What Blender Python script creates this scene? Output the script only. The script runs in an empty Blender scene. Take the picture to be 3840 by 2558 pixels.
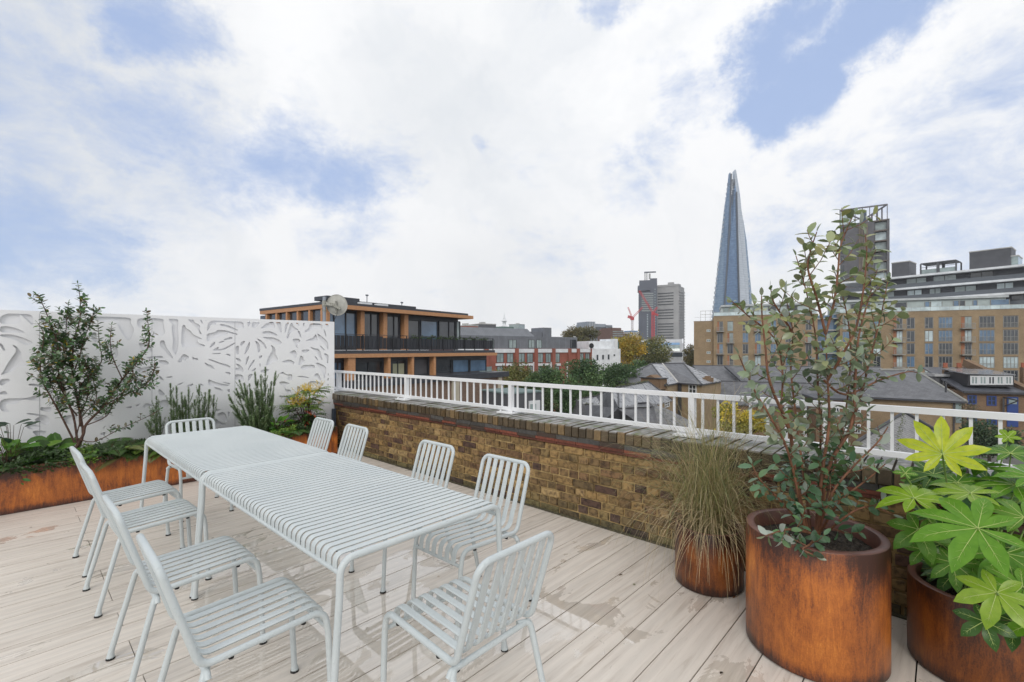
import bpy, math, random
from mathutils import Vector, Matrix, noise as mnoise
random.seed(7)
R=random.random
def U_(a,b): return a+(b-a)*random.random()
SC=bpy.context.scene
C=SC.collection

# ---------------------------------------------------------------- camera, sky, sun, exposure
TH=math.atan2(.733,.680)
CT,ST=math.cos(TH),math.sin(TH)          # the camera looks along (ST, CT); the terrace wall runs along +Y
F=1745.; YH=1311.; CAMZ=1.5
cam=bpy.data.cameras.new('camera'); camo=bpy.data.objects.new('camera',cam); C.objects.link(camo)
camo.location=(0,0,CAMZ); camo.rotation_euler=(math.radians(90),0,-TH)
cam.sensor_width=36; cam.lens=F/3840*36; cam.shift_y=(YH-1279)/3840
cam.clip_start=.05; cam.clip_end=9000
SC.camera=camo
SC.view_settings.view_transform='Standard'; SC.view_settings.look='None'
SC.view_settings.exposure=0.16; SC.view_settings.gamma=1
SUN_EL,SUN_AZ=math.radians(33),math.radians(-122)   # azimuth from +Y towards +X
wd=bpy.data.worlds.new('World'); SC.world=wd; wd.use_nodes=True
def NT(tree):
    n=tree.nodes
    def new(t,**kw):
        x=n.new(t)
        for k,v in kw.items():
            if k=='inp':
                for a,b in v.items(): x.inputs[a].default_value=b
            else: setattr(x,k,v)
        return x
    def link(a,ai,b,bi): tree.links.new(a.outputs[ai],b.inputs[bi])
    return new,link
def sky():
    t=wd.node_tree; t.nodes.clear(); new,link=NT(t)
    out=new('ShaderNodeOutputWorld'); bg=new('ShaderNodeBackground'); link(bg,0,out,0)
    bg.inputs[1].default_value=.10
    st=new('ShaderNodeTexSky',sky_type='NISHITA',sun_disc=False,sun_elevation=SUN_EL,sun_rotation=SUN_AZ)
    st.air_density=1.0; st.dust_density=1.2; st.ozone_density=1.6
    tc=new('ShaderNodeTexCoord')
    # large warp of the view direction so that cloud edges are ragged
    n1=new('ShaderNodeTexNoise',inp={'Scale':3.2,'Detail':11.,'Roughness':.68})
    link(tc,0,n1,0)
    sub=new('ShaderNodeVectorMath',operation='SUBTRACT'); sub.inputs[1].default_value=(.5,.5,.5); link(n1,1,sub,0)
    scl=new('ShaderNodeVectorMath',operation='SCALE'); scl.inputs[3].default_value=.30; link(sub,0,scl,0)
    add=new('ShaderNodeVectorMath',operation='ADD'); link(tc,0,add,0); link(scl,0,add,1)
    nrm=new('ShaderNodeVectorMath',operation='NORMALIZE'); link(add,0,nrm,0)
    def direc(px,py):
        x=(px-1920)/F; z=-(py-YH)/F
        v=Vector((x*CT+ST, -x*ST+CT, z)); return v.normalized()
    # gaps of blue between the clouds: (image position they were seen at, angular radius, depth)
    gaps=[(600,40,.085,.75),(760,70,.05,.4),(350,330,.08,.42),(520,480,.10,.62),(780,560,.13,.62),(1050,600,.12,.72),(1290,650,.10,.75),(1400,600,.09,.5),
          (120,820,.13,.8),(330,940,.10,.75),(30,1020,.12,.6),(700,420,.10,.35),(900,640,.14,.4),(450,700,.14,.35),(2900,120,.085,1.),(2900,350,.075,1.0),(3070,230,.09,1.05),(3230,110,.08,1.0),(3340,60,.08,.9),(3080,560,.05,.25),
          (3560,620,.14,.5),(3300,760,.13,.45),(3750,880,.16,.55),(3480,950,.12,.4),(2560,350,.07,.42),(2700,300,.06,.36),(2480,560,.06,.38),(2330,700,.07,.36),(2230,20,.05,.6),(1880,500,.025,.35),
          (2930,900,.09,.4),(1330,900,.10,.25),(2050,960,.12,.2),(3840,300,.08,.5),(-900,500,.4,.6),(-2500,300,.5,.7),(5200,500,.4,.6)]
    acc=None
    for px,py,r,w in gaps:
        d=direc(px,py)
        ds=new('ShaderNodeVectorMath',operation='DISTANCE'); ds.inputs[1].default_value=d; link(nrm,0,ds,0)
        mr=new('ShaderNodeMapRange',interpolation_type='SMOOTHSTEP'); link(ds,1,mr,0)
        mr.inputs[1].default_value=r*1.25; mr.inputs[2].default_value=r*.25; mr.inputs[3].default_value=0; mr.inputs[4].default_value=w
        if acc is None: acc=mr
        else:
            m=new('ShaderNodeMath',operation='MAXIMUM'); link(acc,0,m,0); link(mr,0,m,1); acc=m
    # wisps: finer noise eats into and feathers the clouds
    n2=new('ShaderNodeTexNoise',inp={'Scale':7.5,'Detail':12.,'Roughness':.68,'Distortion':.25}); 
    mp=new('ShaderNodeMapping'); mp.inputs['Scale'].default_value=(1,1,1.9); link(tc,0,mp,0); link(mp,0,n2,0)
    mr2=new('ShaderNodeMapRange'); link(n2,0,mr2,0)
    for i,v in enumerate((.3,.72,-.30,.36)): mr2.inputs[i+1].default_value=v
    sm=new('ShaderNodeMath',operation='ADD'); link(acc,0,sm,0); link(mr2,0,sm,1)
    mask=new('ShaderNodeMapRange',interpolation_type='SMOOTHSTEP'); link(sm,0,mask,0)
    for i,v in enumerate((.05,.98,1.,0.)): mask.inputs[i+1].default_value=v   # 1 = cloud
    # cloud brightness: white with soft grey bellies
    n3=new('ShaderNodeTexNoise',inp={'Scale':2.3,'Detail':6.,'Roughness':.55,'Distortion':.4}); link(nrm,0,n3,0)
    cr=new('ShaderNodeValToRGB'); link(n3,0,cr,0)
    e=cr.color_ramp.elements; e[0].position=.32; e[0].color=(.80,.83,.87,1); e[1].position=.52; e[1].color=(.97,.975,.985,1)
    # a heavier grey bank high on the left and one in the middle
    gcol=None
    for px,py,r,w in ((60,80,.30,.42),(1650,330,.26,.13),(1900,1000,.2,.10),(2050,1150,.12,.10)):
        ds=new('ShaderNodeVectorMath',operation='DISTANCE'); ds.inputs[1].default_value=direc(px,py); link(nrm,0,ds,0)
        mr=new('ShaderNodeMapRange',interpolation_type='SMOOTHSTEP'); link(ds,1,mr,0)
        for i,v in enumerate((r*1.2,r*.2,0,w)): mr.inputs[i+1].default_value=v
        if gcol is None: gcol=mr
        else:
            m=new('ShaderNodeMath',operation='MAXIMUM'); link(gcol,0,m,0); link(mr,0,m,1); gcol=m
    gm=new('ShaderNodeMixRGB',blend_type='MIX'); link(gcol,0,gm,0); link(cr,0,gm,1); gm.inputs[2].default_value=(.40,.45,.50,1)
    cs=new('ShaderNodeVectorMath',operation='SCALE'); cs.inputs[3].default_value=9.7; link(gm,0,cs,0)
    # clear sky: Nishita, paled by thin high haze
    hz=new('ShaderNodeMixRGB',blend_type='MIX'); hz.inputs[0].default_value=.72; link(st,0,hz,1); hz.inputs[2].default_value=(4.5,5.8,8.8,1)
    mx=new('ShaderNodeMixRGB',blend_type='MIX'); link(mask,0,mx,0); link(hz,0,mx,1); link(cs,0,mx,2)
    link(mx,0,bg,0)
sky()
sl=bpy.data.lights.new('sun','SUN'); sl.energy=1.0; sl.angle=math.radians(22); sl.color=(1,.95,.88)
so=bpy.data.objects.new('sun',sl); C.objects.link(so)
sd=Vector((math.sin(SUN_AZ)*math.cos(SUN_EL),math.cos(SUN_AZ)*math.cos(SUN_EL),math.sin(SUN_EL)))
so.rotation_euler=sd.to_track_quat('Z','Y').to_euler()

# ---------------------------------------------------------------- helpers
def cw(X,Y,z): return Vector((X*CT+Y*ST, -X*ST+Y*CT, z))         # survey frame (right, ahead) -> world
def W(px,py,Y): return cw((px-1920)/F*Y, Y, CAMZ-(py-YH)/F*Y)    # a measured point at a surveyed distance ahead
def RP(pl,px,py):      # where the sight line through that survey point meets the plane of three given points
    n=(pl[1]-pl[0]).cross(pl[2]-pl[0]); o=Vector((0,0,CAMZ)); d=W(px,py,10.)-o
    return o+d*(n.dot(pl[0]-o)/n.dot(d))
def Pz(px,py,z):
    Y=(CAMZ-z)*F/(py-YH); return W(px,py,Y)
def tag(o,label=None,cat=None,group=None,kind=None):
    if label: o['label']=label
    if cat: o['category']=cat
    if group: o['group']=group
    if kind: o['kind']=kind
    return o
def thing(name,loc,label,cat,group=None,rz=0):
    o=bpy.data.objects.new(name,None); C.objects.link(o); o.location=loc; o.rotation_euler=(0,0,rz); o.empty_display_size=.1
    return tag(o,label,cat,group)
class MB:
    def __init__(s): s.v=[];s.f=[];s.m=[];s.t=[];s.sm=[]
    def add(s,vs,fs,mi=0,tint=1.,smooth=False):
        b=len(s.v); s.v+= [tuple(p) for p in vs]
        for f in fs: s.f.append([b+i for i in f]); s.m.append(mi); s.t.append(tint); s.sm.append(smooth)
    def box(s,x0,x1,y0,y1,z0,z1,mi=0,tint=1.):
        s.add([(x,y,z) for x in(x0,x1) for y in(y0,y1) for z in(z0,z1)],[(0,1,3,2),(4,6,7,5),(0,4,5,1),(2,3,7,6),(0,2,6,4),(1,5,7,3)],mi,tint)
    def obox(s,o,ax,ay,az,mi=0,tint=1.):   # corner o and three edge vectors
        o,ax,ay,az=map(Vector,(o,ax,ay,az))
        s.add([o+ax*i+ay*j+az*k for i in(0,1) for j in(0,1) for k in(0,1)],[(0,1,3,2),(4,6,7,5),(0,4,5,1),(2,3,7,6),(0,2,6,4),(1,5,7,3)],mi,tint)
    def bar(s,a,b,w,h=None,mi=0,tint=1.):
        a,b=Vector(a),Vector(b); h=h or w; d=(b-a)
        u=Vector((0,0,1)) if abs(d.normalized().z)<.95 else Vector((1,0,0))
        x=d.cross(u).normalized()*w; y=x.cross(d).normalized()*h
        s.obox(a-x/2-y/2,d,x,y,mi,tint)
    def tube(s,pts,r,n=8,mi=0,tint=1.,cap=True):
        pts=[Vector(p) for p in pts]; rr=r if isinstance(r,(list,tuple)) else [r]*len(pts)
        vs=[];fs=[]; ref=None
        for i,p in enumerate(pts):
            d=((pts[min(i+1,len(pts)-1)]-pts[i]).normalized()+(pts[i]-pts[max(i-1,0)]).normalized())
            if d.length<1e-6: d=Vector((0,0,1))
            d.normalize()
            if ref is None: ref=d.orthogonal().normalized()
            ref=(ref-d*ref.dot(d)); ref=ref.normalized() if ref.length>1e-6 else d.orthogonal().normalized()
            bi=d.cross(ref)
            for k in range(n):
                a=2*math.pi*k/n; vs.append(p+(ref*math.cos(a)+bi*math.sin(a))*rr[i])
        for i in range(len(pts)-1):
            for k in range(n): fs.append((i*n+k,i*n+(k+1)%n,(i+1)*n+(k+1)%n,(i+1)*n+k))
        s.add(vs,fs,mi,tint,True)
        if cap:
            b=len(vs); s.add(vs[:n],[tuple(range(n))[::-1]],mi,tint); s.add(vs[-n:],[tuple(range(n))],mi,tint)
    def lathe(s,prof,n=32,c=(0,0,0),mi=0,tint=1.,smooth=True):
        vs=[];fs=[]
        for r,z in prof:
            for k in range(n):
                a=2*math.pi*k/n; vs.append((c[0]+r*math.cos(a),c[1]+r*math.sin(a),c[2]+z))
        for i in range(len(prof)-1):
            for k in range(n): fs.append((i*n+k,i*n+(k+1)%n,(i+1)*n+(k+1)%n,(i+1)*n+k))
        s.add(vs,fs,mi,tint,smooth)
    def strip(s,path,w,t,yc,mi=0,tint=1.,lat=Vector((0,1,0))):  # flat slat swept along a path, w wide along lat, t thick
        path=[Vector(p) for p in path]; vs=[];fs=[]
        c=.28
        prof=[(-.5,-.5+c),(-.5+c*t/w*2,.5),(.5-c*t/w*2,.5),(.5,-.5+c),(.5-c*t/w*2,-.5),(-.5+c*t/w*2,-.5)]
        for i,p in enumerate(path):
            d=(path[min(i+1,len(path)-1)]-path[max(i-1,0)]).normalized(); nn=lat.cross(d).normalized()
            for a,b in prof: vs.append(p+lat*(yc+a*w)+nn*(b*t))
        m=len(prof)
        for i in range(len(path)-1):
            for k in range(m): fs.append((i*m+k,i*m+(k+1)%m,(i+1)*m+(k+1)%m,(i+1)*m+k))
        fs.append(tuple(range(m))); fs.append(tuple(range((len(path)-1)*m,len(path)*m)))
        s.add(vs,fs,mi,tint,False)
    def build(s,name,mats,parent=None,origin=None):
        me=bpy.data.meshes.new(name)
        if not isinstance(mats,(list,tuple)): mats=[mats]
        v=s.v
        if parent is not None:
            if parent.type=='EMPTY' or True:
                mi=parent_mat(parent).inverted()
                v=[mi@Vector(p) for p in s.v] if not getattr(s,'local',False) else s.v
        elif origin is not None:
            o_=Vector(origin); v=[Vector(p)-o_ for p in s.v]
        me.from_pydata([tuple(p) for p in v],[],s.f)
        for m in mats: me.materials.append(m)
        me.polygons.foreach_set('material_index',s.m); me.polygons.foreach_set('use_smooth',s.sm)
        at=me.attributes.new('tint','FLOAT_COLOR','FACE')
        cols=[]
        for t in s.t:
            if isinstance(t,(tuple,list)): cols+= [t[0],t[1],t[2],1.]
            else: cols+=[t,t,t,1.]
        at.data.foreach_set('color',cols)
        me.update(); me.validate()
        o=bpy.data.objects.new(name,me); C.objects.link(o)
        if parent is not None: o.parent=parent
        elif origin is not None: o.location=origin
        return o
def parent_mat(p):
    m=Matrix.Translation(p.location)@p.rotation_euler.to_matrix().to_4x4()
    return (parent_mat(p.parent)@m) if p.parent else m
def fillet(pts,rads,seg=5):
    pts=[Vector(p) for p in pts]; out=[pts[0]]
    for i in range(1,len(pts)-1):
        r=rads[i-1] if isinstance(rads,(list,tuple)) else rads
        a=(pts[i-1]-pts[i]).normalized(); b=(pts[i+1]-pts[i]).normalized()
        ang=a.angle(b); 
        if r<=0 or ang>3.1: out.append(pts[i]); continue
        L=min(r/math.tan(ang/2),(pts[i-1]-pts[i]).length*.49,(pts[i+1]-pts[i]).length*.49); rr=L*math.tan(ang/2)
        ce=pts[i]+(a+b).normalized()*(rr/math.sin(ang/2))
        p0=pts[i]+a*L-ce; p1=pts[i]+b*L-ce; om=p0.angle(p1)
        for k in range(seg+1):
            t=k/seg; q=(p0*math.sin((1-t)*om)+p1*math.sin(t*om))/math.sin(om); out.append(ce+q)
    out.append(pts[-1]); return out
def dup(o,parent=None):
    c=o.copy(); C.objects.link(c)
    if parent is not None: c.parent=parent
    for ch in list(o.children): dup(ch,c)
    return c

# ---------------------------------------------------------------- materials
def mat(name,col,rough=.6,col2=None,scale=4.,stretch=(1,1,1),detail=5.,bump=0.,bscale=None,tint=False,metal=0.,coat=0.,spec=.5,lo=.35,hi=.65,coord='Object',trans=0.,rough2=None):
    m=bpy.data.materials.new(name); m.use_nodes=True; t=m.node_tree; new,link=NT(t)
    bs=t.nodes['Principled BSDF']; bs.inputs['Roughness'].default_value=rough; bs.inputs['Metallic'].default_value=metal
    bs.inputs['Coat Weight'].default_value=coat; bs.inputs['Specular IOR Level'].default_value=spec
    src=None
    tc=new('ShaderNodeTexCoord'); mp=new('ShaderNodeMapping'); mp.inputs['Scale'].default_value=stretch
    link(tc,coord,mp,0)
    if col2 is not None or bump or rough2 is not None:
        nz=new('ShaderNodeTexNoise',inp={'Scale':scale,'Detail':detail,'Roughness':.6}); link(mp,0,nz,0)
    if col2 is not None:
        cr=new('ShaderNodeValToRGB'); link(nz,0,cr,0); e=cr.color_ramp.elements
        e[0].position=lo; e[0].color=(*col,1); e[1].position=hi; e[1].color=(*col2,1); src=cr
    if rough2 is not None:
        mr=new('ShaderNodeMapRange'); link(nz,0,mr,0)
        for i,v in enumerate((lo,hi,rough,rough2)): mr.inputs[i+1].default_value=v
        link(mr,0,bs,'Roughness')
    if tint:
        at=new('ShaderNodeAttribute',attribute_name='tint')
        mx=new('ShaderNodeMixRGB',blend_type='MULTIPLY'); mx.inputs[0].default_value=1
        link(at,0,mx,1)
        if src: link(src,0,mx,2)
        else: mx.inputs[2].default_value=(*col,1)
        src=mx
    if src: link(src,0,bs,'Base Color')
    else: bs.inputs['Base Color'].default_value=(*col,1)
    if bump:
        nb=nz
        if bscale: nb=new('ShaderNodeTexNoise',inp={'Scale':bscale,'Detail':4.}); link(mp,0,nb,0)
        bp=new('ShaderNodeBump',inp={'Strength':min(1,bump*10),'Distance':bump}); link(nb,0,bp,'Height'); link(bp,0,bs,'Normal')
    if trans:
        out=[n for n in t.nodes if n.type=='OUTPUT_MATERIAL'][0]
        tr=new('ShaderNodeBsdfTranslucent'); ms=new('ShaderNodeMixShader',inp={0:trans})
        if src: link(src,0,tr,0)
        else: tr.inputs[0].default_value=(*col,1)
        link(bs,0,ms,1); link(tr,0,ms,2); link(ms,0,out,0)
    return m
def paint_mat():
    m=mat('pale_grey_powder_coat',(.50,.55,.565),.34,(.55,.595,.605),3.,rough2=.5)
    t=m.node_tree; new,link=NT(t); bs=t.nodes['Principled BSDF']
    tc=new('ShaderNodeTexCoord'); vo=new('ShaderNodeTexVoronoi',inp={'Scale':95.}); link(tc,'Object',vo,0)
    mr=new('ShaderNodeMapRange'); link(vo,0,mr,0)
    for i,v in enumerate((.12,.34,1.,0.)): mr.inputs[i+1].default_value=v
    nz=new('ShaderNodeTexNoise',inp={'Scale':260.}); link(tc,'Object',nz,0)
    mu=new('ShaderNodeMath',operation='MULTIPLY'); link(mr,0,mu,0); link(nz,0,mu,1)
    bp=new('ShaderNodeBump',inp={'Strength':.5,'Distance':.0035}); link(mu,0,bp,'Height'); link(bp,0,bs,'Normal')
    return m
PAINT=paint_mat()
RUBBER=mat('black_rubber',(.012,.012,.013),.6)
WHITE=mat('white_painted_metal',(.80,.81,.82),.35,(.74,.75,.77),2.5)
def puddle_nodes(t,new,link):
    tc=new('ShaderNodeNewGeometry')
    n=new('ShaderNodeTexNoise',inp={'Scale':1.9,'Detail':7.,'Roughness':.6,'Distortion':.8}); mp=new('ShaderNodeMapping'); mp.inputs['Scale'].default_value=(.85,1.5,1)
    link(tc,0,mp,0); link(mp,0,n,0)
    acc=None
    for x,y,r,w in ((1.25,2.3,1.1,.27),(1.3,3.4,1.0,.22),(2.0,1.5,.65,.17),(2.5,1.15,.5,.14),(1.3,.95,.5,.20),(.75,1.5,.5,.15),(2.2,.55,.4,.12)):
        ds=new('ShaderNodeVectorMath',operation='DISTANCE'); ds.inputs[1].default_value=(x,y,0); link(tc,0,ds,0)
        mr=new('ShaderNodeMapRange',interpolation_type='SMOOTHSTEP'); link(ds,1,mr,0)
        for i,v in enumerate((r,0,0,w)): mr.inputs[i+1].default_value=v
        if acc is None: acc=mr
        else:
            m=new('ShaderNodeMath',operation='MAXIMUM'); link(acc,0,m,0); link(mr,0,m,1); acc=m
    ad=new('ShaderNodeMath',operation='ADD'); link(n,0,ad,0); link(acc,0,ad,1)
    mk=new('ShaderNodeMapRange',interpolation_type='SMOOTHSTEP'); link(ad,0,mk,0)
    for i,v in enumerate((.605,.628,0,1)): mk.inputs[i+1].default_value=v
    return mk
def deck_mat():
    m=bpy.data.materials.new('pale_timber_decking'); m.use_nodes=True; t=m.node_tree; new,link=NT(t); bs=t.nodes['Principled BSDF']
    tc=new('ShaderNodeTexCoord'); at=new('ShaderNodeAttribute',attribute_name='tint')
    # grain runs along X; every board shifts the pattern by its own tint
    off=new('ShaderNodeVectorMath',operation='SCALE'); off.inputs[3].default_value=37.; link(at,1,off,0)
    ad=new('ShaderNodeVectorMath',operation='ADD'); link(tc,'Object',ad,0); link(off,0,ad,1)
    mp=new('ShaderNodeMapping'); mp.inputs['Scale'].default_value=(1.3,16,1); link(ad,0,mp,0)
    n1=new('ShaderNodeTexNoise',inp={'Scale':1.6,'Detail':8.,'Roughness':.65,'Distortion':1.4}); link(mp,0,n1,0)
    wv=new('ShaderNodeTexWave',wave_type='RINGS',inp={'Scale':.9,'Distortion':9.,'Detail':3.,'Detail Scale':1.4}); 
    mp2=new('ShaderNodeMapping'); mp2.inputs['Scale'].default_value=(.55,5.5,1); link(ad,0,mp2,0); link(mp2,0,wv,0)
    cr=new('ShaderNodeValToRGB'); link(n1,0,cr,0); e=cr.color_ramp.elements
    e[0].position=.30; e[0].color=(.56,.495,.43,1); e[1].position=.66; e[1].color=(.74,.685,.62,1)
    x=cr.color_ramp.elements.new(.47); x.color=(.69,.63,.565,1)
    mw=new('ShaderNodeMixRGB',blend_type='MULTIPLY'); mw.inputs[0].default_value=.10; link(cr,0,mw,1); link(wv,0,mw,2)
    bc=new('ShaderNodeMapRange'); link(at,2,bc,0)
    for i,v in enumerate((0.,1.,.93,1.05)): bc.inputs[i+1].default_value=v
    mb=new('ShaderNodeVectorMath',operation='SCALE'); link(mw,0,mb,0); link(bc,0,mb,3)
    pk=puddle_nodes(t,new,link)
    wet=new('ShaderNodeMixRGB',blend_type='MULTIPLY'); link(pk,0,wet,0); link(mb,0,wet,1); wet.inputs[2].default_value=(.97,.955,.935,1)
    link(wet,0,bs,'Base Color')
    rr=new('ShaderNodeMapRange'); link(pk,0,rr,0); rr.inputs[3].default_value=.40; rr.inputs[4].default_value=.03; link(rr,0,bs,'Roughness'); link(pk,0,bs,'Coat Weight'); bs.inputs['Coat Roughness'].default_value=.012; bs.inputs['Coat IOR'].default_value=1.95
    sp=new('ShaderNodeMapRange'); link(pk,0,sp,0); sp.inputs[3].default_value=.5; sp.inputs[4].default_value=.9; link(sp,0,bs,'Specular IOR Level')
    iv=new('ShaderNodeMath',operation='SUBTRACT'); iv.inputs[0].default_value=1; link(pk,0,iv,1)
    ml=new('ShaderNodeMath',operation='MULTIPLY'); link(iv,0,ml,0); ml.inputs[1].default_value=.35
    bp=new('ShaderNodeBump',inp={'Distance':.0016}); link(ml,0,bp,'Strength'); link(n1,0,bp,'Height'); link(bp,0,bs,'Normal')
    return m
def corten(name,z0,z1,dark=False,seed=0.):
    m=bpy.data.materials.new(name); m.use_nodes=True; t=m.node_tree; new,link=NT(t); bs=t.nodes['Principled BSDF']
    tc=new('ShaderNodeTexCoord'); mp=new('ShaderNodeMapping'); mp.inputs['Location'].default_value=(seed,seed,0); mp.inputs['Scale'].default_value=(1,1,.14); link(tc,'Object',mp,0)
    n1=new('ShaderNodeTexNoise',inp={'Scale':34.,'Detail':11.,'Roughness':.8,'Distortion':.9}); link(mp,0,n1,0)
    mp2=new('ShaderNodeMapping'); mp2.inputs['Location'].default_value=(seed*2,3,0); mp2.inputs['Scale'].default_value=(1,1,.55); link(tc,'Object',mp2,0)
    n2=new('ShaderNodeTexNoise',inp={'Scale':4.2,'Detail':5.,'Roughness':.6,'Distortion':.6}); link(mp2,0,n2,0)
    n3=new('ShaderNodeTexNoise',inp={'Scale':150.,'Detail':3.}); link(tc,'Object',n3,0)
    a=new('ShaderNodeMath',operation='MULTIPLY'); link(n1,0,a,0); a.inputs[1].default_value=.55
    b=new('ShaderNodeMath',operation='MULTIPLY_ADD'); link(n2,0,b,0); b.inputs[1].default_value=.62; link(a,0,b,2)
    mp4=new('ShaderNodeMapping'); mp4.inputs['Location'].default_value=(seed*3,1,0); mp4.inputs['Scale'].default_value=(1,1,.16); link(tc,'Object',mp4,0)
    n4=new('ShaderNodeTexNoise',inp={'Scale':85.,'Detail':6.,'Roughness':.7,'Distortion':3.2}); link(mp4,0,n4,0)
    c0=new('ShaderNodeMath',operation='MULTIPLY_ADD'); link(n3,0,c0,0); c0.inputs[1].default_value=.16; link(b,0,c0,2)
    s4=new('ShaderNodeMath',operation='SUBTRACT'); link(n4,0,s4,0); s4.inputs[1].default_value=.44
    c=new('ShaderNodeMath',operation='MULTIPLY_ADD'); link(s4,0,c,0); c.inputs[1].default_value=.30; link(c0,0,c,2)
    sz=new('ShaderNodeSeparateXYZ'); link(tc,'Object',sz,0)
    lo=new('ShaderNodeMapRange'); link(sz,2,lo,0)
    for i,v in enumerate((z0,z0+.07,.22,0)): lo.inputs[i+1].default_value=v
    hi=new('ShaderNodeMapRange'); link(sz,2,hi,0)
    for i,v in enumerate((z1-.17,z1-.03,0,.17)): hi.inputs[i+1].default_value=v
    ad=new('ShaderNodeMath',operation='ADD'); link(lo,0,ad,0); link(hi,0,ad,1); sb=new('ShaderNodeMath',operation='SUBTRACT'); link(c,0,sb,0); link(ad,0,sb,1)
    cr=new('ShaderNodeValToRGB'); link(sb,0,cr,0); e=cr.color_ramp.elements
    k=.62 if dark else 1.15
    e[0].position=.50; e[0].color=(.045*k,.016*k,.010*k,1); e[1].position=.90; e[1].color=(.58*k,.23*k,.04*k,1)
    for p,cc in ((.58,(.13,.038,.014)),(.67,(.27,.078,.016)),(.78,(.42,.13,.022))):
        x=cr.color_ramp.elements.new(p); x.color=(cc[0]*k,cc[1]*k,cc[2]*k,1)
    link(cr,0,bs,'Base Color'); bs.inputs['Roughness'].default_value=.42
    bp=new('ShaderNodeBump',inp={'Strength':.25,'Distance':.002}); link(c,0,bp,'Height'); link(bp,0,bs,'Normal')
    return m
RIM=mat('brown_corten_rim',(.11,.052,.042),.38,(.17,.075,.055),14.)
SOIL=mat('dark_wet_soil',(.010,.008,.006),.9,(.055,.042,.032),60.,bump=.01,bscale=90.)
BARK=mat('red_brown_bark',(.10,.042,.022),.6,(.24,.105,.055),40.,stretch=(1,1,.2))
BARKD=mat('dark_brown_bark',(.045,.022,.015),.7,(.11,.06,.042),40.)
TRUNK=mat('grey_tree_bark',(.05,.04,.03),.9,(.11,.09,.07),8.)
LEAF=mat('leaf',(1,1,1),.34,tint=True,trans=.22)
LEAFS=mat('silvery_leaf',(1,1,1),.30,tint=True,trans=.15,spec=.6)
LEAFG=mat('glossy_leaf',(1,1,1),.34,(.72,.82,.60),24.,bump=.004,bscale=60.,lo=.38,hi=.66,tint=True,trans=.28,spec=.4)
GRASSM=mat('grass_blade',(1,1,1),.6,tint=True,trans=.2)
FAR_LEAF=mat('tree_foliage',(1,1,1),.7,tint=True,trans=.15)
DARKM=mat('anthracite_metal',(.035,.038,.048),.45,(.05,.055,.066),3.)
TIMBER=mat('cedar_cladding',(.42,.20,.09),.55,(.55,.29,.14),6.,stretch=(1,1,3))
def glass(name,col,rough=.06,spec=.9): return mat(name,col,rough,tuple(c*1.6+.01 for c in col),.5,spec=spec,rough2=rough+.03)
GL_D=glass('dark_glass',(.022,.028,.036)); GL_B=glass('blue_glass',(.07,.13,.21)); GL_P=glass('curtain_reflection_glass',(.20,.25,.25)); GL_L=glass('pale_glass',(.38,.46,.48))  # paler and blue panes carry painted reflections; some stand for curtains too
# ---------------------------------------------------------------- terrace floor
DECK=deck_mat()
def deck():
    mb=MB(); rnd=random.Random(3)
    p=.1868; y=1.028-p*16; k=0
    while y<6.95:
        y1=y+p
        joints=[-3.2,.415 if k%2 else 1.0e9,3.42]
        xs=[-4.2]
        if k%2==0: xs+=[.415]
        else: xs+=[-1.6]
        xs+=[3.42]
        for a,b in zip(xs,xs[1:]):
            mb.box(a+.0018,b-.0018,y+.0031,y1-.0031,-.022,0+rnd.uniform(-.0006,.0006),0,(rnd.random(),rnd.random(),rnd.random()))
        y=y1;k+=1
    o=mb.build('deck',DECK); tag(o,kind='structure')
    s=MB(); s.box(-4.2,3.74,-2.3,7.0,-.35,-.03); o=s.build('roof_slab',mat('dark_slab',(.03,.027,.025),.8)); tag(o,kind='structure')
deck()
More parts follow.
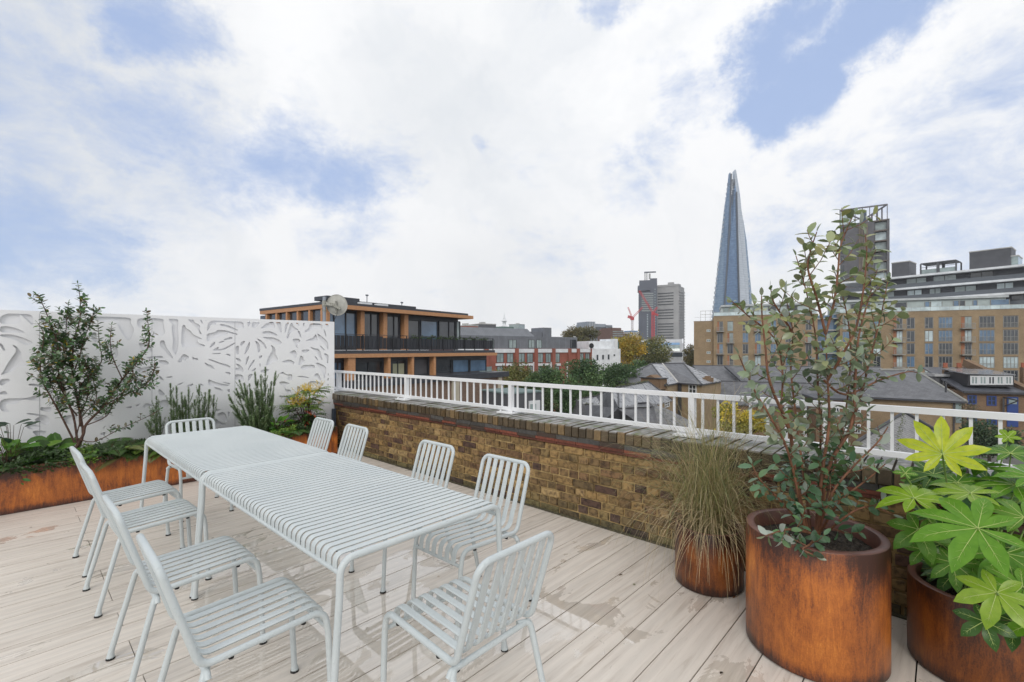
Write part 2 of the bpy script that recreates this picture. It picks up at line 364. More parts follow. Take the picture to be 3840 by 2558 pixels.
# ---------------------------------------------------------------- brick parapet
BRICK=mat('stock_brick',(.40,.36,.33),.75,(1.25,1.20,1.08),26.,detail=12.,bump=.008,bscale=48.,tint=True,lo=.36,hi=.56)
MORT=mat('sandy_mortar',(.22,.15,.065),.9,(.50,.36,.17),9.,bump=.004,bscale=70.)
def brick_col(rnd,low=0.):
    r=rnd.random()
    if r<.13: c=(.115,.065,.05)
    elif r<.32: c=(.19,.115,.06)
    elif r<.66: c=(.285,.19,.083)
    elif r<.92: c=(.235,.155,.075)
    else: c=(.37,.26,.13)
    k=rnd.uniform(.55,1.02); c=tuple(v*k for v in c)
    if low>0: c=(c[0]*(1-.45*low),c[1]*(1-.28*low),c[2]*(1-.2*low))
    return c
def parapet():
    rnd=random.Random(5); root=thing('parapet_wall',(3.56,3,0),'waist-high yellow stock brick wall with brick-on-edge coping along the terrace','wall')
    m=MB(); m.box(3.4125,3.72,-2.3,12,-14.8,.648); m.build('mortar_bed',MORT,root)
    b=MB(); row=0; z=.0; H=.0718
    while z<.615:
        L=.219 if row%2==0 else .108
        y=-2.3+rnd.random()*.1; z1=min(z+H-.014,.64)
        while y<7.6:
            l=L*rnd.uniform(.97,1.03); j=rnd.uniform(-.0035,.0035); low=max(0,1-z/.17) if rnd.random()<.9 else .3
            # slightly skewed, worn block
            x0=3.399+j; q=[rnd.uniform(-.003,.003) for _ in range(8)]
            ya,yb=y,y+l-.014
            vs=[(x0+q[0]*.4,ya+q[1],z+q[2]),(x0+q[3]*.4,yb+q[4],z+q[2]),(x0+q[5]*.4,yb+q[4],z1+q[6]),(x0+q[3]*.4,ya+q[1],z1+q[6])]
            vs=[(x0+.004,a[1],a[2]) for a in vs]+[(x0,a[1]+(.004 if i in(0,3) else -.004),a[2]+(.004 if i<2 else -.004)) for i,a in enumerate(vs)]+[(3.43,a[1],a[2]) for a in vs]
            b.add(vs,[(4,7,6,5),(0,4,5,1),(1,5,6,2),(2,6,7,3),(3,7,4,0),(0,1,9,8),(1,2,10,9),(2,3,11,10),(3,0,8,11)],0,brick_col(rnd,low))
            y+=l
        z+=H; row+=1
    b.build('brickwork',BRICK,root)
    c=MB(); y=-2.3   # coping of bricks on edge
    while y<7.5:
        l=.0765*rnd.uniform(.93,1.05); zt=.826+rnd.uniform(-.006,.005); zb=.732+rnd.uniform(-.004,.004); x0=3.357+rnd.uniform(-.005,.006); g=.012
        k=rnd.uniform(.5,1.3); col=(.105*k,.078*k,.046*k) if rnd.random()<.75 else (.17*k,.115*k,.055*k)
        q=lambda:rnd.uniform(-.002,.002)
        ch=.009
        prof=[(x0,zb+ch),(x0+q(),zt-ch),(x0+ch,zt),(3.6,zt+.004+q()),(3.765,zt),(3.765,zb),(x0+ch,zb)]
        n=len(prof); vs=[(a,y+g/2,z) for a,z in prof]+[(a,y+l-g/2,z) for a,z in prof]
        c.add(vs,[tuple(range(n)),tuple(range(n,2*n))[::-1]]+[(i,(i+1)%n,n+(i+1)%n,n+i) for i in range(n)],0,col); y+=l
    mm=MB(); mm.box(3.372,3.75,-2.3,7.5,.728,.816); mm.build('coping_mortar',mat('dark_mortar',(.05,.045,.037),.9,(.10,.09,.07),20.),root)
    # the top of the bricks weathers pale grey with moss: an upward-facing slope gets the lichen colour
    cm=mat('weathered_coping_brick',(.7,.7,.7),.8,(1.1,1.1,1.1),30.,bump=.008,bscale=55.,tint=True)
    t=cm.node_tree; new,link=NT(t); bs=t.nodes['Principled BSDF']; src=bs.inputs['Base Color'].links[0].from_socket
    ge=new('ShaderNodeNewGeometry'); sx=new('ShaderNodeSeparateXYZ'); link(ge,3,sx,0)
    up=new('ShaderNodeMapRange'); link(sx,2,up,0); up.inputs[1].default_value=.6; up.inputs[2].default_value=.95
    nz=new('ShaderNodeTexNoise',inp={'Scale':14.,'Detail':6.}); tc=new('ShaderNodeTexCoord'); link(tc,'Object',nz,0)
    cr=new('ShaderNodeValToRGB'); link(nz,0,cr,0); e=cr.color_ramp.elements; e[0].position=.36; e[0].color=(.11,.14,.045,1); e[1].position=.62; e[1].color=(.34,.33,.32,1)
    x=cr.color_ramp.elements.new(.47); x.color=(.15,.15,.14,1)
    mx=new('ShaderNodeMixRGB'); link(up,0,mx,0); t.links.new(src,mx.inputs[1]); link(cr,0,mx,2); link(mx,0,bs,'Base Color'); bs.inputs['Roughness'].default_value=.42
    c.build('coping',cm,root)
    s=MB()   # moulded terracotta string courses and the grey lead between them
    red=(.19,.055,.032); 
    for z0,z1,x0,cc in ((.690,.728,3.372,(.075,.072,.068)),(.664,.688,3.376,red),(.640,.660,3.386,tuple(v*.8 for v in red))):
        y=-2.3
        while y<7.5:
            l=.233*rnd.uniform(.98,1.02); k=rnd.uniform(.55,1.2); j=rnd.uniform(-.002,.002)
            col=tuple(v*k for v in cc) if rnd.random()>.25 else (.06,.04,.03)
            s.box(x0+j,3.45,y+.002,min(y+l,7.5)-.002,z0,z1,0,col); y+=l
    s.build('string_course',mat('string_course_tile',(.7,.7,.7),.6,(1.2,1.2,1.2),40.,tint=True,bump=.004,bscale=80.),root)
    d=MB(); d.box(3.375,3.399,-2.3,6.2,.002,.012); d.build('edge_trim',mat('dark_edge_trim',(.05,.045,.03),.8,(.10,.09,.05),30.),root)
parapet()
# ---------------------------------------------------------------- white railing on the coping
def railing():
    root=thing('railing',(3.61,3,.83),'white painted metal railing with slim upright bars on top of the brick wall','railing')
    XR=3.61
    r=MB(); r.box(XR-.024,XR+.024,-2.3,9.2,1.126,1.162)
    r.build('top_rail',WHITE,root)
    r=MB(); r.box(XR-.020,XR+.020,-2.3,9.2,.856,.888); r.build('bottom_rail',WHITE,root)
    posts=[7.188,5.274,3.361,1.435,-.49]
    for y in posts:
        p=MB(); p.box(XR-.023,XR+.023,y-.023,y+.023,.846,1.126); p.build('post',WHITE,root)
        b=MB(); b.box(XR-.11,XR+.11,y-.11,y+.11,.832,.845)
        for dx in(-.08,.08):
            for dy in(-.08,.08): b.lathe([(0,.030),(.010,.030),(.010,.014)],6,(XR+dx,y+dy,.832))
        b.box(XR-.02,XR+.02,y-.03,y+.03,.845,.857)
        b.build('base_plate',WHITE,root)
    y=3.361-.1145*49; 
    k=0
    while y<9.2:
        if all(abs(y-p)>.05 for p in posts):
            m=MB(); m.box(XR-.008,XR+.008,y-.008,y+.008,.888,1.126); m.build('bar',WHITE,root)
        y+=.1126; k+=1
railing()
# ---------------------------------------------------------------- table and chairs
def make_table(x0,y0,L,Wd,rz,label):
    root=thing('dining_table',(x0,y0,0),label,'table','two slatted tables pushed end to end',rz)
    def MBl(): m=MB(); m.local=True; return m
    r=.0135; zt=.7375; s=.045; xm=Wd/2
    fr=MBl()
    for y in(0,L):
        pts=fillet([(-.004,y,.60),(0,y,zt),(Wd,y,zt),(Wd+.004,y,.60)],.055,7)
        fr.tube(pts,r,12)
    for x in(.002,Wd-.002): fr.tube([(x,.012,.688),(x,L-.012,.688)],.0095,8)
    fr.tube([(xm,.01,.715),(xm,L-.01,.715)],.008,8)
    fr.build('frame',PAINT,root)
    tp=MBl(); n=38; pt=L/n
    for i in range(1,n):
        y=pt*i
        path=fillet([(.002,0,.692),(.003,0,zt+.0075),(Wd-.003,0,zt+.0075),(Wd-.002,0,.692)],.055,7)
        tp.strip(path,.032,.008,y)
    tp.build('tabletop',PAINT,root)
    for sx in(0,1):
        for y in(0,L):
            x=0 if sx==0 else Wd; q=-1 if sx==0 else 1
            l=MBl(); l.tube([(x+q*.004,y,.60),(x+q*s*.92,y,.05),(x+q*s*.95,y,.03),(x+q*s,y,.008)],[r,r,r*1.05,r*1.35],12); lo=l.build('leg',PAINT,root)
            f=MBl(); f.lathe([(.017,.010),(.019,0.),(0,0.)],12,(x+q*s,y,0)); f.build('foot',RUBBER,lo)
    return root
make_table(.812,1.60,1.70,.82,.008,'near slatted pale grey metal dining table, closest to the camera')
make_table(.798,3.337,1.70,.82,.0,'far slatted pale grey metal dining table nearest the rusty trough planter')
def make_chair(loc,rz,label):
    root=thing('chair',loc,label,'chair','pale grey slatted metal chairs around the tables',rz)
    def MBl(): m=MB(); m.local=True; return m
    r=.0125; w=.195
    fr=MBl()
    a=[(.528,-w,.36),(.512,-w,.452),(.088,-w,.428),(-.028,-w,.805),(-.028,w,.805),(.088,w,.428),(.512,w,.452),(.528,w,.36)]
    fr.tube(fillet(a,[.055,.05,.05,.05,.05,.055],6),r,12)
    fr.tube([(.527,-w+.01,.372),(.527,w-.01,.372)],.009,8)
    fr.tube(fillet([(.105,-.213,.385),(.105,-.200,.405),(.105,.200,.405),(.105,.213,.385)],.015,4),.0115,10)
    fr.build('frame',PAINT,root)
    st=MBl(); bk=MBl()
    for i in range(6):
        y=(i-2.5)*.0557
        p=fillet([(.0592,0,.5387),(.092,0,.4375),(.518,0,.4605),(.530,0,.376)],[.055,.055],6)
        st.strip(p,.0345,.011,y)
        bk.strip([(.0592,0,.5388),(.0172,0,.6686),(-.0248,0,.7985)],.0345,.011,y)
    st.build('seat',PAINT,root); bk.build('backrest',PAINT,root)
    for sy in(-1,1):
        l=MBl(); l.tube([(.528,sy*w,.36),(.543,sy*w,.05),(.544,sy*w,.03),(.546,sy*w,.008)],[r,r,r*1.05,r*1.4],12); lo=l.build('leg',PAINT,root)
        f=MBl(); f.lathe([(.0175,.010),(.019,0.),(0,0.)],12,(.546,sy*w,0)); f.build('foot',RUBBER,lo)
        rp=fillet([(.12,sy*.150,.407),(.098,sy*.203,.405),(.006,sy*.218,.05)],[.03],6)+[Vector((.002,sy*.2185,.03)),Vector((0,sy*.2185,.008))]; l=MBl(); l.tube(rp,[r]*(len(rp)-2)+[r*1.05,r*1.4],12); lo=l.build('leg',PAINT,root)
        f=MBl(); f.lathe([(.0175,.010),(.019,0.),(0,0.)],12,(0,sy*.2185,0)); f.build('foot',RUBBER,lo)
        for fx,zz in((.18,.412),(.43,.426)):
            f=MBl(); f.lathe([(0,0),(.009,.003),(.011,.012)],8,(fx,sy*w,zz)); f.build('bumper',RUBBER,root)
    return root
ch=make_chair((.33,2.04,0),0,'x')
spots=[(.352,2.035,-.02,'left-side chair nearest the camera, its whole slatted seat in view'),
 (.332,2.742,0.01,'second chair from the camera on the left side of the tables'),
 (.329,3.70,.03,'third chair from the camera on the left side, tucked by the paired table legs'),
 (.33,4.378,.04,'left-side chair farthest from the camera, by the rusty trough planter'),
 (2.112,2.037,math.pi+.015,'nearest chair on the brick wall side, its seat partly under the table'),
 (2.112,2.735,math.pi,'second chair from the camera on the brick wall side'),
 (2.095,3.87,math.pi-.02,'third chair from the camera on the brick wall side'),
 (2.09,4.50,math.pi,'brick wall side chair farthest away, in front of the yellow-flowered shrub'),
 (1.222,1.125,math.pi/2,'chair at the near head of the table, seen from behind'),
 (1.205,5.405,-math.pi/2,'chair at the far head of the table, in front of the rosemary')]
for i,(x,y,rz,lb) in enumerate(spots):
    c=ch if i==0 else dup(ch)
    c.location=(x,y,0); c.rotation_euler=(0,0,rz); c['label']=lb
# ---------------------------------------------------------------- screen of cut white panels
SCR=mat('white_screen_panel',(.84,.85,.87),.45,(.81,.82,.845),1.5); SCRJ=mat('panel_joint_shadow',(.42,.43,.45),.6); SCRB=mat('shade_greyed_backing',(.78,.79,.82),.5)  # white backing greyed so its colour paints shade into the cut-outs
YS=6.88
def toscreen(px,py):
    k=(px-1920)/F; x=(k*CT*YS+ST*YS)/(CT-k*ST); Y=ST*x+CT*YS
    return x,CAMZ-(py-YH)/F*Y
def chaikin(p,n=2):
    for _ in range(n):
        q=[]
        for i in range(len(p)):
            a,b=p[i],p[(i+1)%len(p)]
            q+=[(a[0]*.8+b[0]*.2,a[1]*.8+b[1]*.2),(a[0]*.2+b[0]*.8,a[1]*.2+b[1]*.8)]
        p=q
    return p
HA='''100,255 230,260 248,300 240,400 250,600 215,770 160,680 175,560 150,380 170,350
370,265 445,268 460,320 540,360 525,420 560,475 530,470 515,420 470,370 400,310
530,268 555,270 575,335 560,330
605,270 620,272 605,302
300,350 335,355 350,400 410,430 440,480 580,545 510,535 500,570 520,600 600,620 595,640 560,635 300,655 280,600 285,450
640,330 700,278 1060,288 1110,320 1132,392 1095,380 1050,395 950,345 850,318 760,310 740,360 690,335 640,430 625,420
800,338 900,352 1045,420 1030,428 900,380 800,362
625,470 730,450 770,418 880,425 1045,475 1020,485 905,452 900,480 780,510 700,540 630,578 620,520
845,545 950,508 975,535 920,545 855,562
775,585 830,565 870,572 810,592
690,695 790,635 775,680 840,670 1015,578 990,610 860,685 780,695
655,660 690,600 735,572 735,610 700,640
690,735 810,725 810,740 695,742
1010,640 1050,625 1058,680 1050,760 1015,720
1068,600 1100,570 1140,565 1115,610 1080,640
1120,755 1150,660 1195,570 1205,600 1190,670 1150,730
1265,560 1310,580 1345,640 1335,715 1305,720 1300,640
1280,530 1340,550 1400,600 1430,670 1415,670 1370,610
1165,292 1200,300 1215,335 1180,380 1170,340
1240,295 1320,300 1335,330 1280,395 1225,380 1225,350
1335,405 1400,340 1470,305 1525,305 1545,400 1440,385
1545,320 1560,312 1622,312 1630,455 1610,450 1565,350
1360,465 1375,440 1470,435 1540,465 1580,495 1500,490
1350,515 1500,515 1590,550 1640,600 1580,620 1460,550
1475,615 1520,640 1548,690 1540,740 1590,820 1500,850 1480,870 1410,905 1440,790 1510,680
1665,460 1670,350 1700,312 1730,315 1700,380 1680,450
1740,335 1770,318 1790,380 1860,420 1800,420 1740,460 1715,530 1685,530 1710,450
1810,320 1845,322 1865,372 1840,350
1910,325 1940,322 1915,380
2000,325 2165,328 2175,395 2150,400 2050,410 1950,450 1930,435 1990,390
2195,335 2255,335 2250,385
2185,400 2205,430 2228,515 2205,490
1760,540 1850,535 1885,570 1850,600 1830,640 1850,670 1815,640 1800,590
1835,430 1865,428 1895,530 1870,510
1940,565 1960,555 2050,520 2080,470 2105,520 2110,560 2040,560
2095,460 2130,480 2250,580 2250,700 2215,620 2130,540
1725,720 1790,685 1830,720 1820,810 1760,740
1890,685 1985,680 1998,695 1940,730 1900,715
2000,640 2060,665 2120,670 2150,720 2175,830 2140,800 2090,700 2030,670
2130,625 2160,640 2215,700 2180,685
2180,725 2255,750 2250,860 2235,870 2225,790
2060,765 2090,780 2120,830 2100,825
1880,755 1915,780 1920,820 1940,830 1900,870 1845,895 1860,810
1630,840 1730,810 1800,850 1790,885 1730,850 1640,855
1870,925 1910,890 2060,885 2080,930 1990,925 1930,960
2080,860 2110,855 2220,910 2222,980 2200,1085 2170,980 2100,890
1590,1000 1640,975 1690,1015 1770,1010 1765,1100 1690,1080 1725,1035 1640,1010
1820,1040 1880,1030 2025,1060 1900,1055
2050,1035 2105,985 2165,1095 2130,1085 2100,1040
1915,1150 1970,1140 2000,1105 2090,1105 2190,1145 2180,1180 2090,1130 2030,1200 1960,1165
1830,1155 1920,1220 1900,1290 1830,1270
1590,1115 1650,1105 1745,1135 1690,1145 1675,1190 1680,1215 1750,1220 1750,1270 1690,1260 1660,1190 1600,1140
1010,790 1070,805 1090,850 1050,840 1015,810
1005,865 1060,880 1110,930 1118,985 1080,975 1010,955 1010,925 1060,925
1140,890 1150,800 1190,760 1185,810 1155,880
1170,970 1195,890 1260,805 1265,840 1220,900
1210,975 1280,920 1278,960
1000,1010 1110,1020 1125,1110 1060,1090 1000,1080
1175,1020 1250,1000 1200,1080 1175,1110
1320,770 1365,755 1365,785 1325,805
1328,870 1342,865 1340,925 1330,900
870,745 900,735 945,750 945,775 910,760
630,810 680,810 800,860 890,880 945,910 945,925 860,900 720,850
600,850 640,880 690,890 735,945 680,930 605,880
860,980 940,985 940,1018 900,1005
240,840 270,790 315,735 385,775 385,800 355,800 340,840 300,800 285,855 240,850
430,770 455,795 510,800 500,830 470,810 435,820
0,560 60,558 80,650 120,700 175,790 170,805 110,750 50,680 0,640
640,1075 700,1100 780,1130 940,1160 900,1167 700,1167 645,1160
820,1110 940,1130 935,1150 880,1135
700,1180 810,1200 860,1245 790,1235
895,1215 935,1210 930,1260 905,1235
225,1145 330,1115 250,1160
530,1130 590,1165 540,1160
340,1170 440,1130 440,1160 380,1180
80,1045 165,1040 165,1055 100,1060
2240,1000 2255,1000 2252,1030 2242,1028
2238,1065 2256,1062 2250,1100 2240,1095
2230,1150 2256,1140 2250,1170
1340,960 1440,940 1460,960 1400,985 1345,990'''
HB='''750,660 820,660 750,690
750,720 860,690 905,800 870,830 790,760
905,690 930,690 925,750 915,760
740,780 800,830 900,865 740,870
985,730 1040,725 1120,800 1150,870 1050,860
1590,475 1690,480 1740,500 1735,570 1660,540 1660,510 1600,500
0,540 110,530 110,640 0,640
1500,300 1550,290 1545,340 1510,350'''
HL='''0,250 100,205 200,185 455,195 460,385 330,260 270,200 290,330 200,350 0,350
0,385 100,378 230,410 360,470 250,470 0,470
0,495 150,490 330,540 470,610 360,650 200,560 0,518
0,610 40,640 75,715 50,720 0,650
160,630 230,660 300,750 290,800 330,870 385,925 220,940 180,1000 110,1020 0,1060 50,1000 100,900 240,710
0,1115 120,1100 140,1140 50,1190 0,1200
0,1290 75,1270 110,1320 0,1320
1290,235 1810,242 1800,330 1858,440 1780,600 1680,480 1590,300 1450,330 1330,300
1890,250 2260,260 2250,340 2290,490 2150,520 2000,480 1960,420 1890,380
2170,850 2290,850 2340,900 2240,915
2000,820 2100,795 2230,790 2260,815 2100,828
2190,1050 2270,1130 2200,1110
2190,1230 2290,1335 2180,1330
1690,1060 1950,1100 1960,1200 1740,1140
380,1195 430,1165 700,1215 740,1250 730,1330 640,1240 500,1205
550,300 580,270 800,280 760,420 640,380
1240,480 1330,460 1340,620 1260,560
850,250 1150,240 1080,420 900,380
620,520 900,560 980,700 760,680
1000,800 1200,760 1300,900 1100,960
1400,640 1600,620 1640,800 1500,860
1150,1100 1350,1050 1500,1180 1300,1230
1900,600 2060,640 2120,740 1960,720
1850,980 2080,930 2100,990 1900,1030'''
HC='''0,265 280,262 380,230 430,235 420,285 350,290 270,272 205,292 180,320 60,325 60,360 110,410 0,395
430,350 470,362 540,350 540,410 420,390
260,425 330,415 520,450 515,550 470,540 350,490 430,450
265,540 340,530 450,565 380,590 290,580
330,610 400,600 500,610 420,690
1090,560 1115,545 1080,590
1170,572 1230,550 1190,600
1040,640 1110,610 1100,650
1420,340 1470,310 1440,350
1310,360 1385,340 1380,365
1490,350 1540,305 1600,340 1540,345 1510,370
1550,525 1620,535 1640,590 1600,570
560,250 700,230 760,330 620,360
900,300 1080,260 1180,340 960,400
660,450 800,430 820,520 700,540
960,480 1100,440 1080,520'''
def screen():
    root=thing('decorative_screen',(1.5,YS+.02,0),'tall white screen of panels cut with curling leaf and flower shapes','screen')
    cu=bpy.data.curves.new('cut','CURVE'); cu.dimensions='2D'; cu.fill_mode='BOTH'; cu.extrude=.006
    def poly(p):
        sp=cu.splines.new('POLY'); sp.points.add(len(p)-1); sp.use_cyclic_u=True
        for q,(x,y) in zip(sp.points,p): q.co=(x,y,0,1)
    X0,X1=-1.6,3.382
    ztop=lambda x:1.897+(x/3.38)*.030
    poly([(X0,.02),(X1,.02),(X1,ztop(X1)),(X0,ztop(X0))])
    for src,ox,oy,s in((HA,600,1120,3.567),(HB,600,1350,3.567),(HL,0,1120,3.678),(HC,0,1400,2.8)):
        for ln in src.strip().split('\n'):
            p=[tuple(map(float,q.split(','))) for q in ln.split()]
            p=[toscreen(ox+a/s,oy+b/s) for a,b in p]
            p=[(min(x,X1-.03),min(z,ztop(x)-.035)) for x,z in p]
            poly(chaikin(p))
    # the part of the screen beyond the left edge of the photograph: more leaf cuts
    rr=random.Random(4)
    for cx in(-.45,-.85,-1.25):
        for cz in(.5,.85,1.2,1.55):
            n=5
            for k in range(n):
                a=2*math.pi*k/n+rr.random(); d=Vector((math.cos(a),math.sin(a))); e=Vector((-d.y,d.x)); c0=Vector((cx,cz))
                poly(chaikin([tuple(c0+d*.035),tuple(c0+d*.08+e*.02),tuple(c0+d*.15),tuple(c0+d*.08-e*.02)]))
    o=bpy.data.objects.new('tmp',cu); C.objects.link(o)
    dg=bpy.context.evaluated_depsgraph_get(); me=bpy.data.meshes.new_from_object(o.evaluated_get(dg)); C.objects.unlink(o); bpy.data.objects.remove(o)
    me.transform(Matrix.Rotation(math.radians(90),4,'X')); me.transform(Matrix.Translation((-1.5,-.02,0)))
    me.materials.clear(); me.materials.append(SCR); me.name='cut_panel'
    po=bpy.data.objects.new('cut_panel',me); C.objects.link(po); po.parent=root
    b=MB(); b.box(X0,X1,YS+.017,YS+.031,.02,1.875)
    b.build('backing_panel',SCRB,root)
    t=MB(); t.box(X1+.0005,X1+.008,YS-.006,YS+.05,.02,1.9265)
    t.build('panel_edge',SCR,root)
    for x in(.205,1.14,2.02): t=MB(); t.box(x-.002,x+.002,YS-.0085,YS-.0062,.02,1.87); t.build('panel_joint',SCRJ,root)
    p=MB(); p.box(3.330,3.375,YS-.09,YS-.045,0,.60); p.build('support_post',mat('blue_grey_post',(.06,.08,.11),.5),root)
screen()
# ---------------------------------------------------------------- planters
def ring_planter(loc,Rr,H,wall,label,m,dark=False):
    root=thing('round_planter',loc,label,'planter','round rusty steel planters')
    b=MB(); b.local=True; b.lathe([(Rr-.01,.002),(Rr,.012),(Rr,H-.004),(Rr-.002,H)],72); b.build('drum',m,root)
    b=MB(); b.local=True; b.lathe([(Rr-.002,H),(Rr-.006,H+.003),(Rr-wall,H+.003),(Rr-wall-.003,H),(Rr-wall-.003,H-.10)],72); b.build('rim',RIM,root)
    s=MB(); s.local=True; rr=Rr-wall-.004; n=26; vs=[(0,0,H-.05)];fs=[];rnd=random.Random(9)
    for i in range(1,n+1):
        for k in range(48):
            a=2*math.pi*k/48; r=rr*i/n; z=H-.055-.02*(i/n)+ (rnd.uniform(-.008,.012) if i<n else 0)
            vs.append((r*math.cos(a),r*math.sin(a),z))
    for k in range(48): fs.append((0,1+k,1+(k+1)%48))
    for i in range(n-1):
        for k in range(48): fs.append((1+i*48+k,1+(i+1)*48+k,1+(i+1)*48+(k+1)%48,1+i*48+(k+1)%48))
    s.add(vs,fs); s.build('soil',SOIL,root)
    return root
P_BIG=(2.757,.482); P_SM=(3.066,1.113); P_RT=(3.097,-.138)
ring_planter((*P_BIG,0),.305,.595,.036,'largest round rusty planter, standing in the middle with the grey-leaved shrub',corten('corten_big',0,.6,seed=1.3))
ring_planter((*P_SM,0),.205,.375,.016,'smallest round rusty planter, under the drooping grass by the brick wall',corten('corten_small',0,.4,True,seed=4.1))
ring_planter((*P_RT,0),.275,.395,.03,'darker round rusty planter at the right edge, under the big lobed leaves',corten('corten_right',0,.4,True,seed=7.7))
def trough():
    root=thing('trough_planter',(1.2,6.4,0),'long low rusty steel trough planter in front of the white screen','planter')
    x0,x1,y0,y1,H=-1.7,3.12,6.235,6.80,.418; m=corten('corten_trough',0,.42,seed=2.2)
    b=MB(); t=.004
    b.box(x0,x1,y0,y0+.012,.002,H); b.box(x0,x1,y1-.012,y1,.002,H); b.box(x1-.012,x1,y0+.012,y1-.012,.002,H); b.box(x0,x0+.012,y0+.012,y1-.012,.002,H)
    b.box(x0+.012,x1-.012,y0+.012,y0+.035,H-.02,H-.017)
    b.build('sides',m,root)
    s=MB(); rnd=random.Random(2); nx,ny=120,14; vs=[];fs=[]
    for i in range(nx+1):
        for j in range(ny+1): vs.append((x0+.012+(x1-x0-.024)*i/nx,y0+.012+(y1-y0-.024)*j/ny,H-.07+rnd.uniform(-.012,.014)))
    for i in range(nx):
        for j in range(ny): a=i*(ny+1)+j; fs.append((a,a+ny+1,a+ny+2,a+1))
    s.add(vs,fs); s.build('soil',SOIL,root)
trough()
# ---------------------------------------------------------------- plants on the terrace
def PY(px,py,y):          # the point on the upright plane world-Y = y seen at that place in the survey photograph
    k=(px-1920)/F; x=(k*CT*y+ST*y)/(CT-k*ST); Y=ST*x+CT*y
    return Vector((x,y,CAMZ-(py-YH)/F*Y))
def rv(rnd,s=1.): return Vector((rnd.uniform(-s,s),rnd.uniform(-s,s),rnd.uniform(-s,s)))
def leaf(mb,p,d,n,L,Wd,tint,fold=.25,curl=.15,mi=0,ob=.5,pale=None):
    d=d.normalized(); s=d.cross(n)
    if s.length<1e-3: s=d.orthogonal()
    s.normalize(); n=s.cross(d).normalized()
    if pale is not None and n.z<-.15: tint=pale
    h=Wd/2
    def P(a,b): return p+d*(a*L)+s*(b*h)+n*(abs(b)*fold*h-curl*L*a*a)
    vs=[P(0,0),P(.22,-.72),P(.22,.72),P(.25,0),P(ob,-1),P(ob,1),P(ob,0),P(.8,-.68),P(.8,.68),P(.8,0),P(1,0)]
    mb.add(vs,[(0,3,1),(0,2,3),(1,3,6,4),(3,2,5,6),(4,6,9,7),(6,5,8,9),(7,9,10),(9,8,10)],mi,tint,True)
def leaf4(mb,p,d,n,L,Wd,tint,mi=0):
    d=d.normalized(); s=d.cross(n); s=s.normalized() if s.length>1e-3 else d.orthogonal().normalized(); n=s.cross(d)
    mb.add([p,p+d*L*.45-s*Wd*.5+n*Wd*.12,p+d*L,p+d*L*.45+s*Wd*.5+n*Wd*.12],[(0,1,2),(0,2,3)],mi,tint)
def smooth_path(pts,n=4):
    out=[]
    P=[pts[0]]+list(pts)+[pts[-1]]
    for i in range(1,len(P)-2):
        for k in range(n):
            t=k/n; a,b,c,d=P[i-1],P[i],P[i+1],P[i+2]
            out.append(.5*((2*b)+(c-a)*t+(2*a-5*b+4*c-d)*t*t+(3*b-a-3*c+d)*t**3))
    out.append(pts[-1]); return out
def stem_tube(mb,pts,r0,r1,n=6,mi=0):
    m=len(pts); mb.tube(pts,[r0+(r1-r0)*i/(m-1) for i in range(m)],n,mi)
def vary(rnd,c,k=.25,h=.06):
    f=rnd.uniform(1-k,1+k); return tuple(max(0,(v+rnd.uniform(-h,h)*v)*f) for v in c)
def shrub(name,loc,label,cat,stems,rnd,bark,leafmat,leafcols,L,step,twig,start=.25,r=(.010,.003),pale=None,flat=.3,wr=.52,extra=None):
    root=thing(name,loc,label,cat)
    st=MB(); fo=MB()
    for spec in stems:
        pts,dens=spec[0],spec[1]
        sp=smooth_path(pts,4); stem_tube(st,sp,r[0]*spec[2],r[1],7)
        tot=sum((b-a).length for a,b in zip(sp,sp[1:])); acc=0; nxt=tot*start*rnd.random() if spec[3] else tot*start
        ph=rnd.random()*6
        for a,b in zip(sp,sp[1:]):
            seg=(b-a).length
            while acc+seg>nxt:
                p=a+(b-a)*((nxt-acc)/max(seg,1e-6)); d=(b-a).normalized(); frac=nxt/tot
                ph+=2.1+rnd.uniform(-.4,.4)
                side=d.orthogonal().normalized(); side=Matrix.Rotation(ph,3,d)@side
                if rnd.random()<twig and frac<.93:
                    tl=rnd.uniform(.06,.20)*(1.15-frac*.7)*dens
                    td=(side+d*rnd.uniform(.4,1.1)+Vector((0,0,.25))).normalized()
                    q=[p,p+td*tl*.5,p+(td+Vector((0,0,.18))).normalized()*tl]; stem_tube(st,q,.0026,.0012,5)
                    k=0; u=.22
                    while u<=1.0:
                        bp=q[0]*(1-u)**2+q[1]*2*u*(1-u)+q[2]*u*u
                        for sgn in(-1,1):
                            o=Matrix.Rotation(rnd.uniform(-.5,.5)+(1.57 if k%2 else 0),3,td)@td.orthogonal().normalized()*sgn
                            ld=(o+td*rnd.uniform(.3,.9)).normalized()
                            nn=(Vector((0,0,1))*flat+td*.5+rv(rnd,.55)).normalized(); l=L*rnd.uniform(.6,1.15)
                            c=vary(rnd,leafcols[min(len(leafcols)-1,int(rnd.random()*len(leafcols)))])
                            if extra: c=extra(bp,c,rnd)
                            leaf(fo,bp,ld,nn,l,l*rnd.uniform(wr-.06,wr+.1),c,pale=pale)
                        u+=step/max(tl,.05)*.9; k+=1
                else:
                    for sgn in(-1,1):
                        ld=(side*sgn+d*rnd.uniform(.2,.8)).normalized(); nn=(Vector((0,0,1))*flat+d*.5+rv(rnd,.5)).normalized()
                        l=L*rnd.uniform(.6,1.15); c=vary(rnd,leafcols[int(rnd.random()*len(leafcols))])
                        if extra: c=extra(p,c,rnd)
                        leaf(fo,p,ld,nn,l,l*rnd.uniform(wr-.06,wr+.1),c,pale=pale)
                nxt+=step*rnd.uniform(.75,1.3)/dens
            acc+=seg
        leaf(fo,sp[-1],(sp[-1]-sp[-2]),rv(rnd),L*.7,L*.3,vary(rnd,leafcols[0]))
    st.build('stem',bark,root); fo.build('foliage',leafmat,root)
    return root
